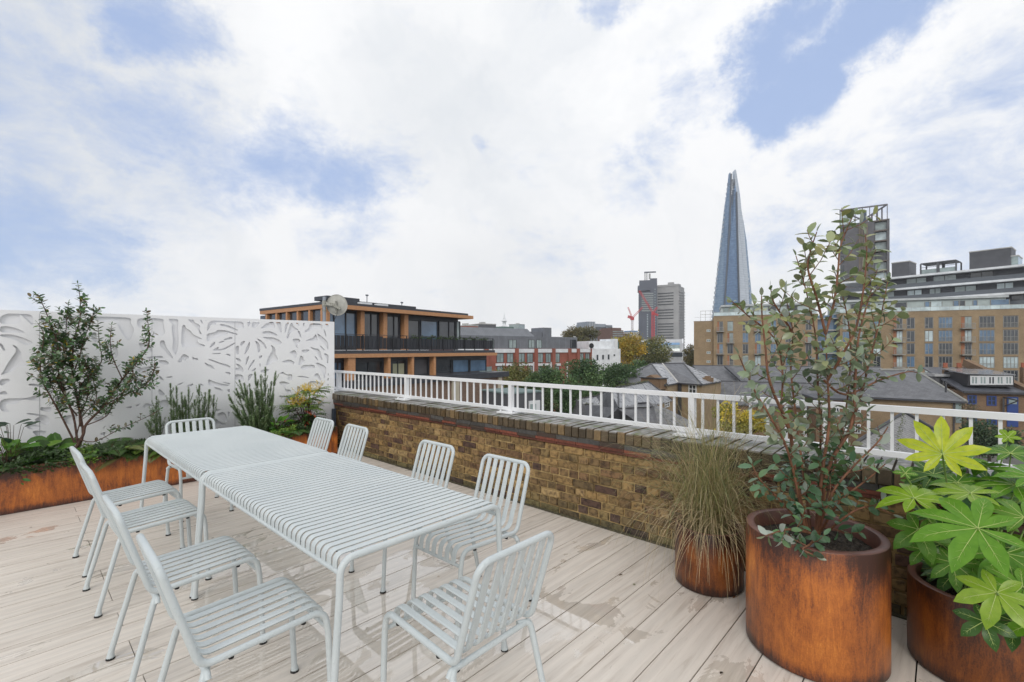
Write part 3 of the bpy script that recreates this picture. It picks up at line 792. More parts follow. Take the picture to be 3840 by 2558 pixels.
def big_shrub():
    rnd=random.Random(11)
    S=[[(3060,2010,0),(3082,1780,-.02),(3109,1589,-.04),(3104,1426,-.05),(3096,1252,-.04)],
       [(3096,1252,-.04),(3063,1120,-.06),(3030,1010,-.10),(3040,940,-.1),(3063,870,-.12)],
       [(3096,1252,-.04),(3128,1133,.02),(3144,1002,.05),(3150,930,.05),(3180,850,.06),(3203,800,.07)],
       [(3030,2000,0),(2985,1800,-.05),(2962,1617,-.1),(2908,1491,-.14),(2880,1404,-.16),(2870,1300,-.16),(2858,1190,-.18),(2856,1110,-.2)],
       [(3070,2005,.02),(3104,1760,.0),(3191,1600,-.03),(3207,1426,-.02),(3220,1263,.0),(3261,1110,.02),(3290,1010,.03)],
       [(3191,1600,-.03),(3230,1480,.06),(3262,1350,.1),(3300,1200,.12),(3330,1050,.12)],
       [(3060,2000,.05),(3078,1644,.10),(3066,1426,.12),(3057,1250,.14),(3020,1080,.16),(2985,960,.16)],
       [(3040,1990,.04),(2985,1560,.1),(2965,1372,.13),(2973,1250,.15),(2950,1130,.15)],
       [(3020,1990,-.06),(2957,1700,-.15),(2886,1560,-.2),(2832,1470,-.22),(2794,1388,-.24),(2770,1330,-.24)],
       [(3070,2000,.08),(3150,1650,.16),(3180,1480,.2),(3190,1300,.22),(3170,1150,.22),(3130,1020,.2)],
       [(3104,1426,-.05),(3160,1330,-.14),(3210,1230,-.18),(3236,1100,-.2),(3250,960,-.2),(3245,880,-.2)],
       [(2962,1617,-.1),(2930,1540,.02),(2935,1400,.06),(2905,1270,.08),(2800,1180,.06),(2745,1130,.05)],
       [(3070,1990,-.05),(3120,1850,-.16),(3200,1750,-.2),(3290,1660,-.24),(3330,1600,-.24)],
       [(3080,1990,0),(3150,1880,-.1),(3250,1800,-.14),(3320,1740,-.16)],
       [(3090,1426,0),(3170,1480,.02),(3300,1425,.04),(3400,1395,.05),(3440,1398,.05)],
       [(3020,1990,-.02),(2930,1880,-.06),(2850,1800,-.1),(2820,1740,-.1)],
       [(3040,2000,-.1),(2960,1985,-.2),(2900,2000,-.26),(2870,2010,-.27)],
       [(3060,2010,-.1),(3040,2040,-.22),(3010,2060,-.26),(3060,2085,-.28)],
       [(3090,2005,-.05),(3180,1930,-.14),(3260,1900,-.18),(3350,1930,-.2)],
       [(2973,1250,.15),(2930,1180,.1),(2900,1130,.08),(2890,1080,.08)]]
    stems=[]
    Y0=2.35
    for i,s in enumerate(S):
        pts=[W(a,b,Y0+c) for a,b,c in s]
        stems.append((pts,[.9,1.25,1.3,.95,1.0,1.2,1.05,1.05,1.,1.05,1.15,1.05,.7,.7,.5,.75,.9,.8,.75,.9][i],1. if i in(0,3,4) else .62, i in(1,2,5,10,11)))
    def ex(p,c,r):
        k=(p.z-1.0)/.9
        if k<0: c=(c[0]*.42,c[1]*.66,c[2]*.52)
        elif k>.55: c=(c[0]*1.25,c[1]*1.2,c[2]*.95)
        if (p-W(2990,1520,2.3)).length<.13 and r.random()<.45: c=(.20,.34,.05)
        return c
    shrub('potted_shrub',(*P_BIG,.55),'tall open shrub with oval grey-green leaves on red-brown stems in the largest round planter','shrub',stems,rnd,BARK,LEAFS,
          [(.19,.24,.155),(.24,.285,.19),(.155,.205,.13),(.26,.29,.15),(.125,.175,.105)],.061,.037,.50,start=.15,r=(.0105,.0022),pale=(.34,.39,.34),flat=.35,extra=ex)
big_shrub()
def left_shrub():
    rnd=random.Random(21); y=6.48
    S=[([(278,1690),(311,1632),(324,1590),(393,1518),(459,1422),(544,1321),(560,1272),(557,1229),(549,1165)],1.1,1.3),
       ([(278,1690),(311,1632),(290,1500),(273,1405),(276,1283),(299,1201),(300,1120),(292,1064)],1.2,1.),
       ([(290,1660),(275,1560),(235,1460),(217,1380),(217,1297),(185,1202),(150,1120),(137,1103)],1.2,.9),
       ([(280,1660),(240,1580),(196,1498),(158,1427),(152,1365),(163,1256),(141,1212)],1.2,.8),
       ([(300,1600),(299,1460),(345,1400),(381,1354),(372,1283),(367,1212)],.95,.7),
       ([(459,1422),(430,1360),(416,1310),(414,1260),(419,1218)],1.0,.5),
       ([(276,1400),(300,1330),(320,1260),(345,1196),(351,1153)],1.1,.5),
       ([(393,1518),(470,1480),(544,1446),(576,1392),(580,1350)],1.1,.5),
       ([(290,1560),(250,1500),(235,1400),(245,1300),(250,1190),(258,1135)],1.3,.6),
       ([(280,1640),(350,1657),(446,1611),(550,1564),(600,1535)],.55,.5),
       ([(230,1460),(180,1440),(140,1420),(115,1405)],1.1,.4),([(300,1560),(330,1480),(330,1400),(310,1330)],1.2,.5),
       ([(310,1600),(400,1560),(430,1500),(490,1440),(500,1380),(520,1340)],1.2,.5),
       ([(240,1480),(200,1400),(195,1330),(215,1250),(222,1200)],1.3,.5),([(285,1640),(310,1560),(360,1500),(350,1430),(330,1360)],1.2,.5)]
    stems=[]
    for i,(s,dn,rr) in enumerate(S):
        off=[0,.02,-.02,-.06,.08,-.08,.07,-.1,.1,-.12,-.05,-.1,-.14,.12,-.06][i]
        stems.append(([PY(a,b,y+off*min(1,k/3)) for k,(a,b) in enumerate(s)],dn,rr,False))
    def ex(p,c,r):
        q=r.random()
        if q<.02: return (.45,.34,.03)
        if q<.14: return (.16,.125,.065)
        if q<.2: return (.10,.19,.03)
        return c
    shrub('tall_shrub',PY(278,1690,y),'tall twiggy evergreen shrub with small dark leaves rising from the trough against the white screen','shrub',stems,rnd,BARKD,LEAF,
          [(.08,.155,.065),(.105,.19,.075),(.15,.22,.13),(.065,.125,.06)],.054,.023,.52,start=.22,r=(.012,.0018),pale=(.22,.21,.15),flat=.5,wr=.5,extra=ex)
left_shrub()
def spikes(name,label,tips,base,y,rnd,dens=1.):
    root=thing(name,PY(base[0],base[1],y),label,'rosemary','rosemary bushes in the trough')
    st=MB(); fo=MB()
    for tx,ty,bx,by,dy in tips:
        a=PY(bx,by,y+dy*.3); b=PY(tx,ty,y+dy); m=(a+b)/2+Vector((rnd.uniform(-.01,.01),0,-.01)); pts=smooth_path([a,m,b],5)
        stem_tube(st,pts,.003,.001,5)
        def shoot(pts,n,R0):
            ph=rnd.random()*6
            for i in range(n):
                u=.05+.95*(i+rnd.random())/n; k=min(u,1)*(len(pts)-1); j=min(int(k),len(pts)-2); p=pts[j].lerp(pts[j+1],k-j); d=(pts[j+1]-pts[j]).normalized()
                if math.sin(u*23+ph)>.75 and rnd.random()<.6: continue
                s=Matrix.Rotation(i*2.4+rnd.random()*1.5,3,d)@d.orthogonal().normalized()
                L=R0*rnd.uniform(.5,1.5)*(1-u*.5)
                leaf4(fo,p,(s+d*rnd.uniform(.25,1.3)),d-s*.5,L,.0062,vary(rnd,(.15,.25,.095) if rnd.random()<.6 else (.27,.35,.19),.35))
        L_=(b-a).length; shoot(pts,int(460*dens*L_/.35),.040)
        for q in range(int(12*dens)):
            k=rnd.uniform(.15,.8)*(len(pts)-1); j=int(k); p=pts[j].lerp(pts[j+1],k-j); d=(b-a).normalized()
            o=(Matrix.Rotation(rnd.random()*6.3,3,d)@d.orthogonal().normalized()); e=p+(d+o*.38).normalized()*rnd.uniform(.06,.14); m2=(p+e)/2+o*.006
            stem_tube(st,[p,m2,e],.0016,.0008,4); shoot([p,m2,e],55,.028)
    st.build('stem',BARKD,root); fo.build('foliage',LEAF,root)
rn=random.Random(31)
spikes('rosemary_bush','row of short upright rosemary spikes behind the far head chair',
  [(639,1440,655,1650,0),(662,1448,668,1650,.05),(681,1473,690,1650,-.04),(708,1454,712,1650,0),(747,1442,742,1650,.04),(730,1500,725,1650,-.06),(770,1473,765,1640,.03),(786,1462,782,1645,-.02),(802,1482,796,1650,.05),(650,1500,650,1650,-.08),(672,1520,680,1650,.08),(760,1520,755,1650,-.05),(695,1500,700,1650,.06)],(720,1650),6.55,rn)
spikes('rosemary_bush','taller, fuller rosemary bush in the trough to the right of the far head chair',
  [(897,1426,955,1620,0),(915,1437,960,1625,.05),(956,1395,972,1630,0),(978,1405,980,1630,-.05),(995,1378,990,1625,.02),(1018,1431,1000,1620,.05),(1034,1392,1008,1620,-.02),(886,1459,945,1620,-.05),(858,1482,940,1640,-.1),
   (935,1440,965,1630,.08),(945,1470,960,1640,-.1),(965,1440,975,1630,.1),(1008,1460,990,1630,-.08),(925,1490,955,1640,-.12),(985,1470,980,1640,-.12),(1025,1480,1000,1640,-.1),(875,1520,950,1650,-.12),(905,1540,960,1660,-.15),(960,1520,970,1650,-.16),(1000,1520,985,1650,-.15),(940,1560,970,1660,-.18),(985,1570,980,1660,-.2)],(975,1640),6.52,rn,1.15)
spikes('rosemary_bush','thin greyish rosemary sprig left of the upright rosemary row',[(586,1487,592,1640,0),(575,1540,590,1645,-.04),(600,1550,596,1650,.05),(560,1580,588,1650,-.08)],(592,1650),6.55,rn,.7)
# ---- broad leaves cut into fingers
def palm(mb,vein,c,up,n,Rr,tint,lobes=8,droop=.35,rnd=random,mi=0,fing=.55,veinr=.0012):
    n=n.normalized(); d=(up-n*up.dot(n)).normalized(); s=d.cross(n).normalized()
    ph0=rnd.random()*6
    A=[(-1+2*i/(lobes-1))*2.55 for i in range(lobes)]
    def P(r,a,h=0): 
        q=d*math.cos(a)+s*math.sin(a)
        return c+q*(r*Rr)+n*(h*Rr-droop*Rr*(r*r*.6+r**4*.55)+ .14*Rr*r+ .05*Rr*math.sin(a*3+ph0)*r)
    lens=[(1-.36*(abs(a)/2.55)**2)*rnd.uniform(.93,1.04) for a in A]
    da=5.1/(lobes-1)
    vs=[c]; fs=[]
    for i,(a,L) in enumerate(zip(A,lens)):
        a+=rnd.uniform(-.05,.05)
        nr=1-fing
        hl,hr=a-da/2,a+da/2
        cup=-.035
        k=len(vs)
        w1=da*.50; w2=da*.40*.9; w3=da*.20
        pts=[P(nr*L*.86,hl,.0),P(nr*L*.86,hr,.0),P(nr*L*.8,a,cup),
             P(L*.68,a-da*.345,.01),P(L*.68,a+da*.345,.01),P(L*.66,a,cup),
             P(L*.86,a-da*.15,.0),P(L*.86,a+da*.15,.0),P(L*.84,a,cup*.7),P(L,a,-.02),
             P(L*.50,a-da*.455,.012),P(L*.50,a+da*.455,.012),P(L*.50,a,cup)]
        vs+=pts
        f=[(0,k+2,k),(0,k+1,k+2),(k,k+2,k+12,k+10),(k+2,k+1,k+11,k+12),(k+10,k+12,k+5,k+3),(k+12,k+11,k+4,k+5),(k+3,k+5,k+8,k+6),(k+5,k+4,k+7,k+8),(k+6,k+8,k+9),(k+8,k+7,k+9)]
        fs+=f
        if vein is not None:
            vein.tube([c+n*.001,P(nr*L*.8,a,cup+.004),P(L*.5,a,cup+.004),P(L*.66,a,cup+.004),P(L*.9,a,cup*.6+.003)],[veinr*1.2,veinr,veinr*.8,veinr*.6,veinr*.2],4,0,1.)
            for side in(-1,1):
                for u in(.45,.62,.76):
                    w=(w1 if u<.6 else w2)*.55*(1.25-u)
                    vein.tube([P(L*(u-.06),a,cup+.003),P(L*(u+.06),a+side*w,.004)],[veinr*.45,veinr*.15],3,0,.85)
    mb.add(vs,fs,mi,tint,True)
def fatsia():
    rnd=random.Random(41)
    root=thing('broadleaf_plant',(*P_RT,.36),'lime green plant with big glossy hand-shaped leaves in the dark planter at the right edge','potted plant')
    fo=MB(); ve=MB(); st=MB()
    base=Vector((*P_RT,.34)); cam_=Vector((0,0,1.5))
    lime=(.25,.40,.02); yel=(.46,.54,.025); gr=(.125,.285,.018); mid=(.10,.235,.025); dk=(.055,.135,.025)
    Lf=[(3534,1702,2.02,.178,.25,yel,9,.18,(0,0,1)),
        (3667,1981,1.72,.225,.95,gr,8,.30,(-.9,-.1,.35)),
        (3640,1850,1.95,.165,1.35,lime,8,.32,(-.6,0,.6)),
        (3428,1868,1.98,.165,1.1,lime,7,.45,(.2,.1,.9)),
        (3738,2222,1.66,.135,.45,(.27,.42,.04),7,.35,(-.2,0,-1)),
        (3700,1748,2.2,.175,1.9,mid,8,.30,(.1,0,1)),
        (3810,1818,2.05,.17,1.3,gr,8,.35,(-.6,0,.4)),
        (3445,1985,2.05,.13,.5,mid,6,.4,(-.2,0,-1)),(3840,1940,1.85,.16,1.,gr,8,.4,(.3,0,.8)),(3575,2110,1.98,.12,.3,mid,7,.4,(.1,0,-1)),
        (3770,2075,1.85,.15,.7,mid,8,.4,(-.2,0,-1)),(3835,2200,1.72,.15,.8,gr,7,.4,(-.5,0,-.6)),(3690,2330,1.74,.10,.3,dk,6,.4,(-.2,0,-1)),
        (3500,1780,2.3,.14,.9,dk,8,.35,(-.5,0,.7)),(3600,1740,2.35,.14,1.0,mid,8,.3,(-.3,0,1)),(3790,1700,2.3,.15,1.2,mid,8,.35,(.5,0,.6)),
        (3520,1930,2.25,.14,.9,dk,8,.35,(-.5,0,-.3)),(3640,1960,2.2,.15,.9,dk,8,.35,(.2,0,-.7)),(3740,1900,2.15,.15,1.1,dk,8,.35,(.6,0,.3)),
        (3460,2060,2.1,.09,.4,mid,6,.4,(0,0,-1)),(3850,2060,1.95,.15,.8,dk,8,.35,(.2,0,-.7)),(3590,1810,2.2,.13,1.1,mid,8,.3,(.4,0,.8)),
        (3880,1790,2.0,.17,1.2,gr,8,.3,(.5,0,.6)),(3530,2040,2.1,.12,.4,dk,7,.4,(-.1,0,-1)),(3640,2060,2.0,.12,.5,mid,7,.4,(.1,0,-1)),
        (3720,1850,2.3,.15,1.0,(.05,.12,.05),8,.3,(.3,0,.5)),(3480,1850,2.3,.12,1.1,(.06,.13,.05),8,.3,(.3,0,.5)),(3890,1880,2.1,.15,1.1,mid,8,.3,(.3,0,.5)),
        (3395,1775,2.05,.05,.6,mid,6,.3,(0,0,1)),(3900,2330,1.7,.13,.6,gr,7,.3,(0,0,-1)),(3800,2330,1.8,.12,.5,dk,7,.3,(0,0,-1)),(3780,1640,2.35,.06,.6,lime,6,.3,(0,0,1))]
    for i in range(16):
        Lf.append((rnd.uniform(3440,3880),rnd.uniform(1740,2180),rnd.uniform(2.15,2.4),rnd.uniform(.10,.16),rnd.uniform(.5,1.3),rnd.choice([dk,mid,(.05,.12,.05),gr]),8,.35,(rnd.uniform(-1,1),0,rnd.uniform(-1,1))))
    for px,py,Y,r,tilt,col,lo,dr,upv in Lf:
        c=W(px,py,Y); toc=(cam_-c).normalized()
        n=(toc*math.cos(tilt)+Vector((0,0,1))*math.sin(tilt)).normalized()
        u=cw(upv[0],upv[1],upv[2])
        u=Vector((u.x,u.y,upv[2]))
        if abs(tilt)>.8: u=u+cw(0,.5 if upv[2]>0 else -.5,0)
        palm(fo,ve,c,u,n,r,vary(rnd,col,.06,.03),lo,dr,rnd,0,.56)
        b=base+Vector((rnd.uniform(-.08,.08),rnd.uniform(-.08,.08),0)); m=(b+c)/2+Vector((0,0,.04))-toc*.03
        q=smooth_path([b,m,c-n*.02,c],4); stem_tube(st,q,.004,.0025,6)
    for k in range(4):
        a=base+Vector((rnd.uniform(-.05,.05),rnd.uniform(-.05,.05),-.02)); b=a+Vector((rnd.uniform(-.06,.06),rnd.uniform(-.06,.06),.45)); stem_tube(st,[a,(a+b)/2+rv(rnd,.02),b],.008,.005,7)
    fo.build('foliage',LEAFG,root); ve.build('leaf_vein',mat('pale_leaf_vein',(.42,.52,.16),.5),root); st.build('stem',mat('green_leaf_stem',(.22,.34,.08),.5,(.14,.22,.06),20.),root)
fatsia()
# ---- drooping grass
def grass_clump():
    rnd=random.Random(51); root=thing('ornamental_grass',(*P_SM,.34),'shaggy drooping straw and olive ornamental grass in the smallest round planter','grass')
    mb=MB(); base=Vector((*P_SM,.33))
    tocam=Vector((-P_SM[0],-P_SM[1],0)).normalized(); wall=Vector((1,0,0))
    for i in range(1350):
        a=rnd.uniform(0,2*math.pi); r=rnd.random()**.5*.12; p=base+Vector((r*math.cos(a),r*math.sin(a),0))
        kind=rnd.random()
        az=rnd.uniform(0,2*math.pi); out=Vector((math.cos(az),math.sin(az),0))
        if out.x>.3 and rnd.random()<.5: out.x*=-.6
        if kind<.70:    # arching up and over
            L=rnd.uniform(.45,1.0); el=math.radians(90-abs(rnd.gauss(0,19))); drop=rnd.uniform(1.2,3.9)
        elif kind<.83:  # collapsed, dry, hanging over the pot
            L=rnd.uniform(.45,.78); el=math.radians(rnd.uniform(25,66)); drop=rnd.uniform(2.6,4.4); out=(out*.75+tocam*.9).normalized()
        else: L=rnd.uniform(.8,1.02); el=math.radians(rnd.uniform(60,80)); drop=rnd.uniform(1.4,3.2)
        g=rnd.random()
        if kind>=.70 and kind<.83 or g<.26: col=vary(rnd,(.46,.37,.22),.3)
        elif g<.75: col=vary(rnd,(.29,.27,.11),.3)
        else: col=vary(rnd,(.17,.20,.08),.3)
        n=11; w=rnd.uniform(.0011,.0021); pts=[]; q=p.copy(); d=(out*math.cos(el)+Vector((0,0,math.sin(el)))).normalized(); jit=rv(rnd,.30)
        for k in range(n+1):
            pts.append(q.copy()); d=(d+Vector((0,0,-drop/n*(.1+2.0*(k/n)**1.3)))+jit/n+rv(rnd,.08)).normalized(); q=q+d*(L/n)
            if q.x>3.35 and q.z<.85: q.x=3.35-(q.x-3.35)*.5
            if q.z<.006: q.z=.006; d.z=0.01
        s=Vector((0,0,1)).cross(out).normalized(); s=(s+rv(rnd,.5)).normalized()
        vs=[];fs=[]
        for k,pp in enumerate(pts):
            ww=w*(1-.75*k/n); vs+=[pp-s*ww,pp+s*ww]
        for k in range(n): fs.append((2*k,2*k+1,2*k+3,2*k+2))
        mb.add(vs,fs,0,col)
    mb.build('blades',GRASSM,root)
grass_clump()
# ---- planting low in the trough
def fern(loc,label,rnd,n=11,L=.3,col=(.08,.16,.03),tz=.35,name='fern'):
    root=thing(name,loc,label,'fern','ferns in the trough planter'); mb=MB(); base=Vector(loc)
    for i in range(n):
        az=rnd.uniform(0,6.28); out=Vector((math.cos(az),math.sin(az)*.8,0)); l=L*rnd.uniform(.7,1.1); d=(out+Vector((0,0,rnd.uniform(.5,1.3)))).normalized(); q=base.copy(); m=20; c0=vary(rnd,col,.3)
        for k in range(m):
            nq=q+d*(l/m); s=d.cross(Vector((0,0,1))).normalized(); up=s.cross(d)
            pl=l*.30*math.sin(math.pi*min(.98,(k+1.3)/(m+1)))
            for sg in(-1,1):
                leaf4(mb,q,(s*sg+d*.35-Vector((0,0,.15))),up,pl,pl*.13+.004,c0)
                leaf4(mb,(q+nq)/2,(s*sg+d*.35-Vector((0,0,.15))),up,pl*.95,pl*.12+.004,vary(rnd,c0,.1))
            mb.add([q-s*.0015,q+s*.0015,nq+s*.0012,nq-s*.0012],[(0,1,2,3)],0,(.12,.1,.04)); q=nq; d=(d+Vector((0,0,-.095))).normalized()
    mb.build('fronds',LEAF,root)
rf=random.Random(61); FY=6.42
def tz(px,y=6.42): p=PY(px,1700,y); return (p.x,y,.36)
fern(tz(410,6.38),'dark green fern just right of the tall shrub in the trough',rf,14,.40,(.06,.12,.028))
fern(tz(475,6.42),'bronze-tipped fern in the middle of the trough, left of the table corner',rf,14,.42,(.15,.16,.055))
fern(tz(540,6.36),'bright green fern beside the table corner',rf,14,.34,(.11,.20,.035))
fern(tz(610,6.4),'low fern behind the far left table corner',rf,12,.32,(.12,.20,.035))
fern(tz(20,6.33),'fern hanging over the rusty trough at the left edge',rf,12,.30,(.05,.11,.025))
fern(tz(150,6.40),'mid green fern behind the creeping plant on the left of the trough',rf,12,.24,(.07,.13,.03))
fern(tz(1040,6.36),'fern beside the tall rosemary, near the planter end',rf,12,.26,(.07,.16,.03))
for i_,(px_,y_,lb_,c_,L_) in enumerate(((85,6.5,'tall feathery green fern behind the large dark pointed leaves',(.10,.20,.04),.42),(245,6.34,'small lime fern in front of the tall shrub stem',(.16,.28,.05),.24),(345,6.5,'olive fern right behind the tall shrub stem',(.10,.15,.04),.38),(440,6.55,'tall green fern against the screen, middle of the trough',(.08,.16,.035),.44),(510,6.52,'yellow-green fern against the screen left of the rosemary',(.17,.24,.05),.36),(575,6.5,'green fern at the foot of the thin rosemary sprig',(.09,.17,.04),.34),(850,6.36,'fern at the foot of the tall rosemary, left side',(.08,.16,.035),.32),(930,6.34,'fern at the foot of the tall rosemary, right side',(.12,.20,.04),.32),(1105,6.36,'fern under the yellow-flowered shrub',(.06,.13,.03),.28))):
    fern(tz(px_,y_),lb_,rf,15,L_,c_)
def leafy(loc,label,rnd,n,L,wr,col,H,spread,name='leafy_plant',cat='plant',up=.6,leafmat=LEAFG,dirb=Vector((0,0,0))):
    root=thing(name,loc,label,cat); fo=MB(); st=MB(); base=Vector(loc)
    for i in range(n):
        az=rnd.uniform(0,6.28); out=Vector((math.cos(az),math.sin(az)*.7,0)); h=rnd.uniform(.25,1)*H; p=base+out*rnd.random()*spread+Vector((0,0,h))+dirb*h
        d=(out+Vector((0,0,rnd.uniform(-.2,up)))).normalized(); l=L*rnd.uniform(.6,1.15)
        leaf(fo,p,d,(Vector((-.2,-.7,1))+rv(rnd,.45)).normalized(),l,l*wr,vary(rnd,col[i%len(col)],.2),fold=.25,curl=.18)
        st.tube([base+out*.01,(base+p)/2+Vector((0,0,.02)),p],[.003,.0025,.0018],5)
    fo.build('foliage',leafmat,root); st.build('stem',BARKD,root)
leafy(tz(45,6.5),'plant with large dark pointed leaves at the left end of the trough',rf,22,.15,.36,[(.035,.075,.045),(.05,.10,.05)],.45,.16)
leafy(tz(130,6.50),'plant with broad bright green upright leaves left of the tall shrub',rf,14,.20,.55,[(.13,.27,.035),(.10,.22,.035),(.17,.32,.05)],.20,.12,up=1.1)
leafy(tz(205,6.54),'broad green leaved plant close behind the tall shrub stem',rf,14,.19,.5,[(.10,.21,.035),(.07,.16,.03)],.20,.14,up=1.1)
leafy((*tz(70,6.26)[:2],.35),'leafy sprig hanging over the front of the rusty trough',rf,6,.07,.4,[(.06,.16,.04)],-.10,.11,up=.0,dirb=Vector((0,.4,0)))
leafy(tz(330,6.36),'low plant with rounded mid green leaves in front of the tall shrub stem',rf,36,.05,.6,[(.10,.21,.04),(.07,.15,.04)],.12,.2,up=.8)
leafy(tz(20,6.42),'clump of broad mid green leaves at the very left of the trough',rf,24,.13,.45,[(.08,.18,.04),(.11,.24,.04)],.24,.18,up=.9)
leafy(tz(1035,6.5),'bright green glossy plant between the rosemary and the yellow-flowered shrub',rf,26,.12,.45,[(.10,.27,.035),(.14,.33,.045)],.24,.13,up=.9)
leafy(tz(655,6.44),'small upright bright green leaf plant behind the far head chair',rf,7,.12,.5,[(.13,.30,.04)],.16,.05,up=1.4)
def mahonia():
    rnd=random.Random(71); root=thing('flowering_shrub',tz(1150,6.5),'yellow-flowered shrub with a few red leaves at the wall end of the trough','shrub')
    fo=MB(); fl=MB(); st=MB(); base=Vector(tz(1150,6.5))
    for i in range(54):
        az=rnd.uniform(0,6.28); out=Vector((math.cos(az),math.sin(az)*.6,0)); top=base+out*rnd.uniform(.03,.24)+Vector((0,0,rnd.uniform(.14,.60)))
        st.tube([base,(base+top)/2+Vector((0,0,.03)),top],[.006,.004,.002],5)
        for j in range(3):
            a2=az+rnd.uniform(-1.3,1.3); d=Vector((math.cos(a2),math.sin(a2)*.8,rnd.uniform(-.2,.4))).normalized(); q=top.copy(); s=d.cross(Vector((0,0,1))).normalized()
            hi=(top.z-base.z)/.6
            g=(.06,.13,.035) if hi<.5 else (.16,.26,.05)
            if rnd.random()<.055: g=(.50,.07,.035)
            for k in range(6):
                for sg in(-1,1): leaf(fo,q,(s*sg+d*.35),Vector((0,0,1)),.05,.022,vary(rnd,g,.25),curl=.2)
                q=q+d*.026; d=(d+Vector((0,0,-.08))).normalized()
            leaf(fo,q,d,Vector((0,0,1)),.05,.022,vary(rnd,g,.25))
        if rnd.random()<.6 and top.z-base.z>.3:
            for j in range(5):
                d=Vector((rnd.uniform(-.7,.7),rnd.uniform(-.5,.5),rnd.uniform(.5,1))).normalized(); 
                for k in range(34):
                    p=top+d*(k/34*.12)+rv(rnd,.006); leaf4(fl,p,rv(rnd)+Vector((0,0,.3)),rv(rnd),.011,.009,vary(rnd,(.70,.50,.02),.2))
    fo.build('foliage',LEAF,root); fl.build('flower',LEAF,root); st.build('stem',BARKD,root)
mahonia()
def creeper():
    rnd=random.Random(81); mb=MB()
    for i in range(15000):
        x=rnd.uniform(-1.65,3.08); y=rnd.uniform(6.23,6.76); h=mnoise.noise(Vector((x*3,y*4,0)))
        z=.36+max(0,.05+.13*h)+rnd.uniform(0,.07)
        if rnd.random()<.12: y=rnd.uniform(6.205,6.24); z=.42-rnd.random()*.05*(1+h)
        lime=mnoise.noise(Vector((x*1.5+9,0,3)))>.12
        leaf4(mb,Vector((x,y,z)),Vector((rnd.uniform(-1,1),rnd.uniform(-1,.4),rnd.uniform(-.3,.8))),Vector((0,-.5,1)),rnd.uniform(.018,.042),.022,vary(rnd,(.16,.26,.045) if lime else (.05,.09,.03),.35))
    o=mb.build('ground_cover',LEAF); tag(o,'low creeping green ground cover spilling along the rusty trough','ground cover',kind='stuff')
creeper()
def debris():
    rnd=random.Random(91)
    tag_l=[('fallen_leaf',W(2747,2250,2.8),'thin brown dry leaf on the deck in front of the smallest round planter',(.30,.11,.03),.07),]
    for i,(px,py,lb,c,L) in enumerate(((2375,2195,'tiny green leaf scrap lying alone on the open deck left of the smallest round planter',(.12,.16,.03),.022),(2700,2530,'small dark leaf on the deck between the two biggest round planters',(.05,.04,.03),.03),
        (1640,2165,'pale fallen petal on the deck under the nearest wall-side chair',(.45,.36,.26),.02),(110,1980,'tiny dark speck of a leaf near the left end of the trough planter',(.04,.035,.03),.018),(2320,2160,'short dry twig on the deck left of the drooping grass',(.12,.08,.05),.05),(2690,2200,'dry straw coloured leaf by the foot of the smallest round planter',(.35,.26,.12),.06),(860,2470,'small brown leaf on the deck under the nearest left-side chair',(.10,.06,.03),.02))):
        p=Pz(px,py,0); tag_l.append(('fallen_leaf',p,lb,c,L))
    for nm,p,lb,c,L in tag_l:
        mb=MB(); leaf(mb,Vector((p.x,p.y,.004)),Vector((1,-.1,0)),Vector((0,0,1)),L,.012,c); tag(mb.build(nm,LEAF,origin=(p.x,p.y,.004)),lb,'leaf')
debris()
# ================================================================= the city beyond
GZ=-15.2
# ---- facade helper: an upright plane through two surveyed points; px -> distance along it, (px,py) -> height
class Fac:
    def __init__(s,pa,Ya,pb,Yb):
        s.a=Vector(((pa-1920)/F*Ya,Ya)); s.b=Vector(((pb-1920)/F*Yb,Yb)); s.d=(s.b-s.a).normalized(); s.L=(s.b-s.a).length
        s.n=Vector((s.d.y,-s.d.x))
        if s.n.dot(-s.a)<0: s.n=-s.n
    def off(s,o):
        f=Fac.__new__(Fac); f.a=s.a+s.n*o; f.b=s.b+s.n*o; f.d=s.d; f.n=s.n; f.L=s.L; return f
    def s(s,px):
        k=(px-1920)/F; return (k*s.a.y-s.a.x)/(s.d.x-k*s.d.y)
    def Y(s,px): return s.a.y+s.d.y*s.s(px)
    def z(s,px,py): return CAMZ-(py-YH)/F*s.Y(px)
    def P(s,t,o,z):
        q=s.a+s.d*t+s.n*o; return cw(q.x,q.y,z)
    def box(s,mb,s0,s1,z0,z1,o0,o1,mi=0,tint=1.):
        mb.add([s.P(t,o,z) for t in(s0,s1) for o in(o0,o1) for z in(z0,z1)],[(0,1,3,2),(4,6,7,5),(0,4,5,1),(2,3,7,6),(0,2,6,4),(1,5,7,3)],mi,tint)
    def pbox(s,mb,p0,y0,p1,y1,o0,o1,mi=0,tint=1.):    # corners measured as (px,py) top-left and bottom-right
        s.box(mb,s.s(p0),s.s(p1),s.z(p1,y1),s.z(p0,y0),o0,o1,mi,tint)
def flat(name,col,rough=.8,col2=None,sc=.6,**k): return mat(name,col,rough,col2 or tuple(c*1.25 for c in col),sc,**k)
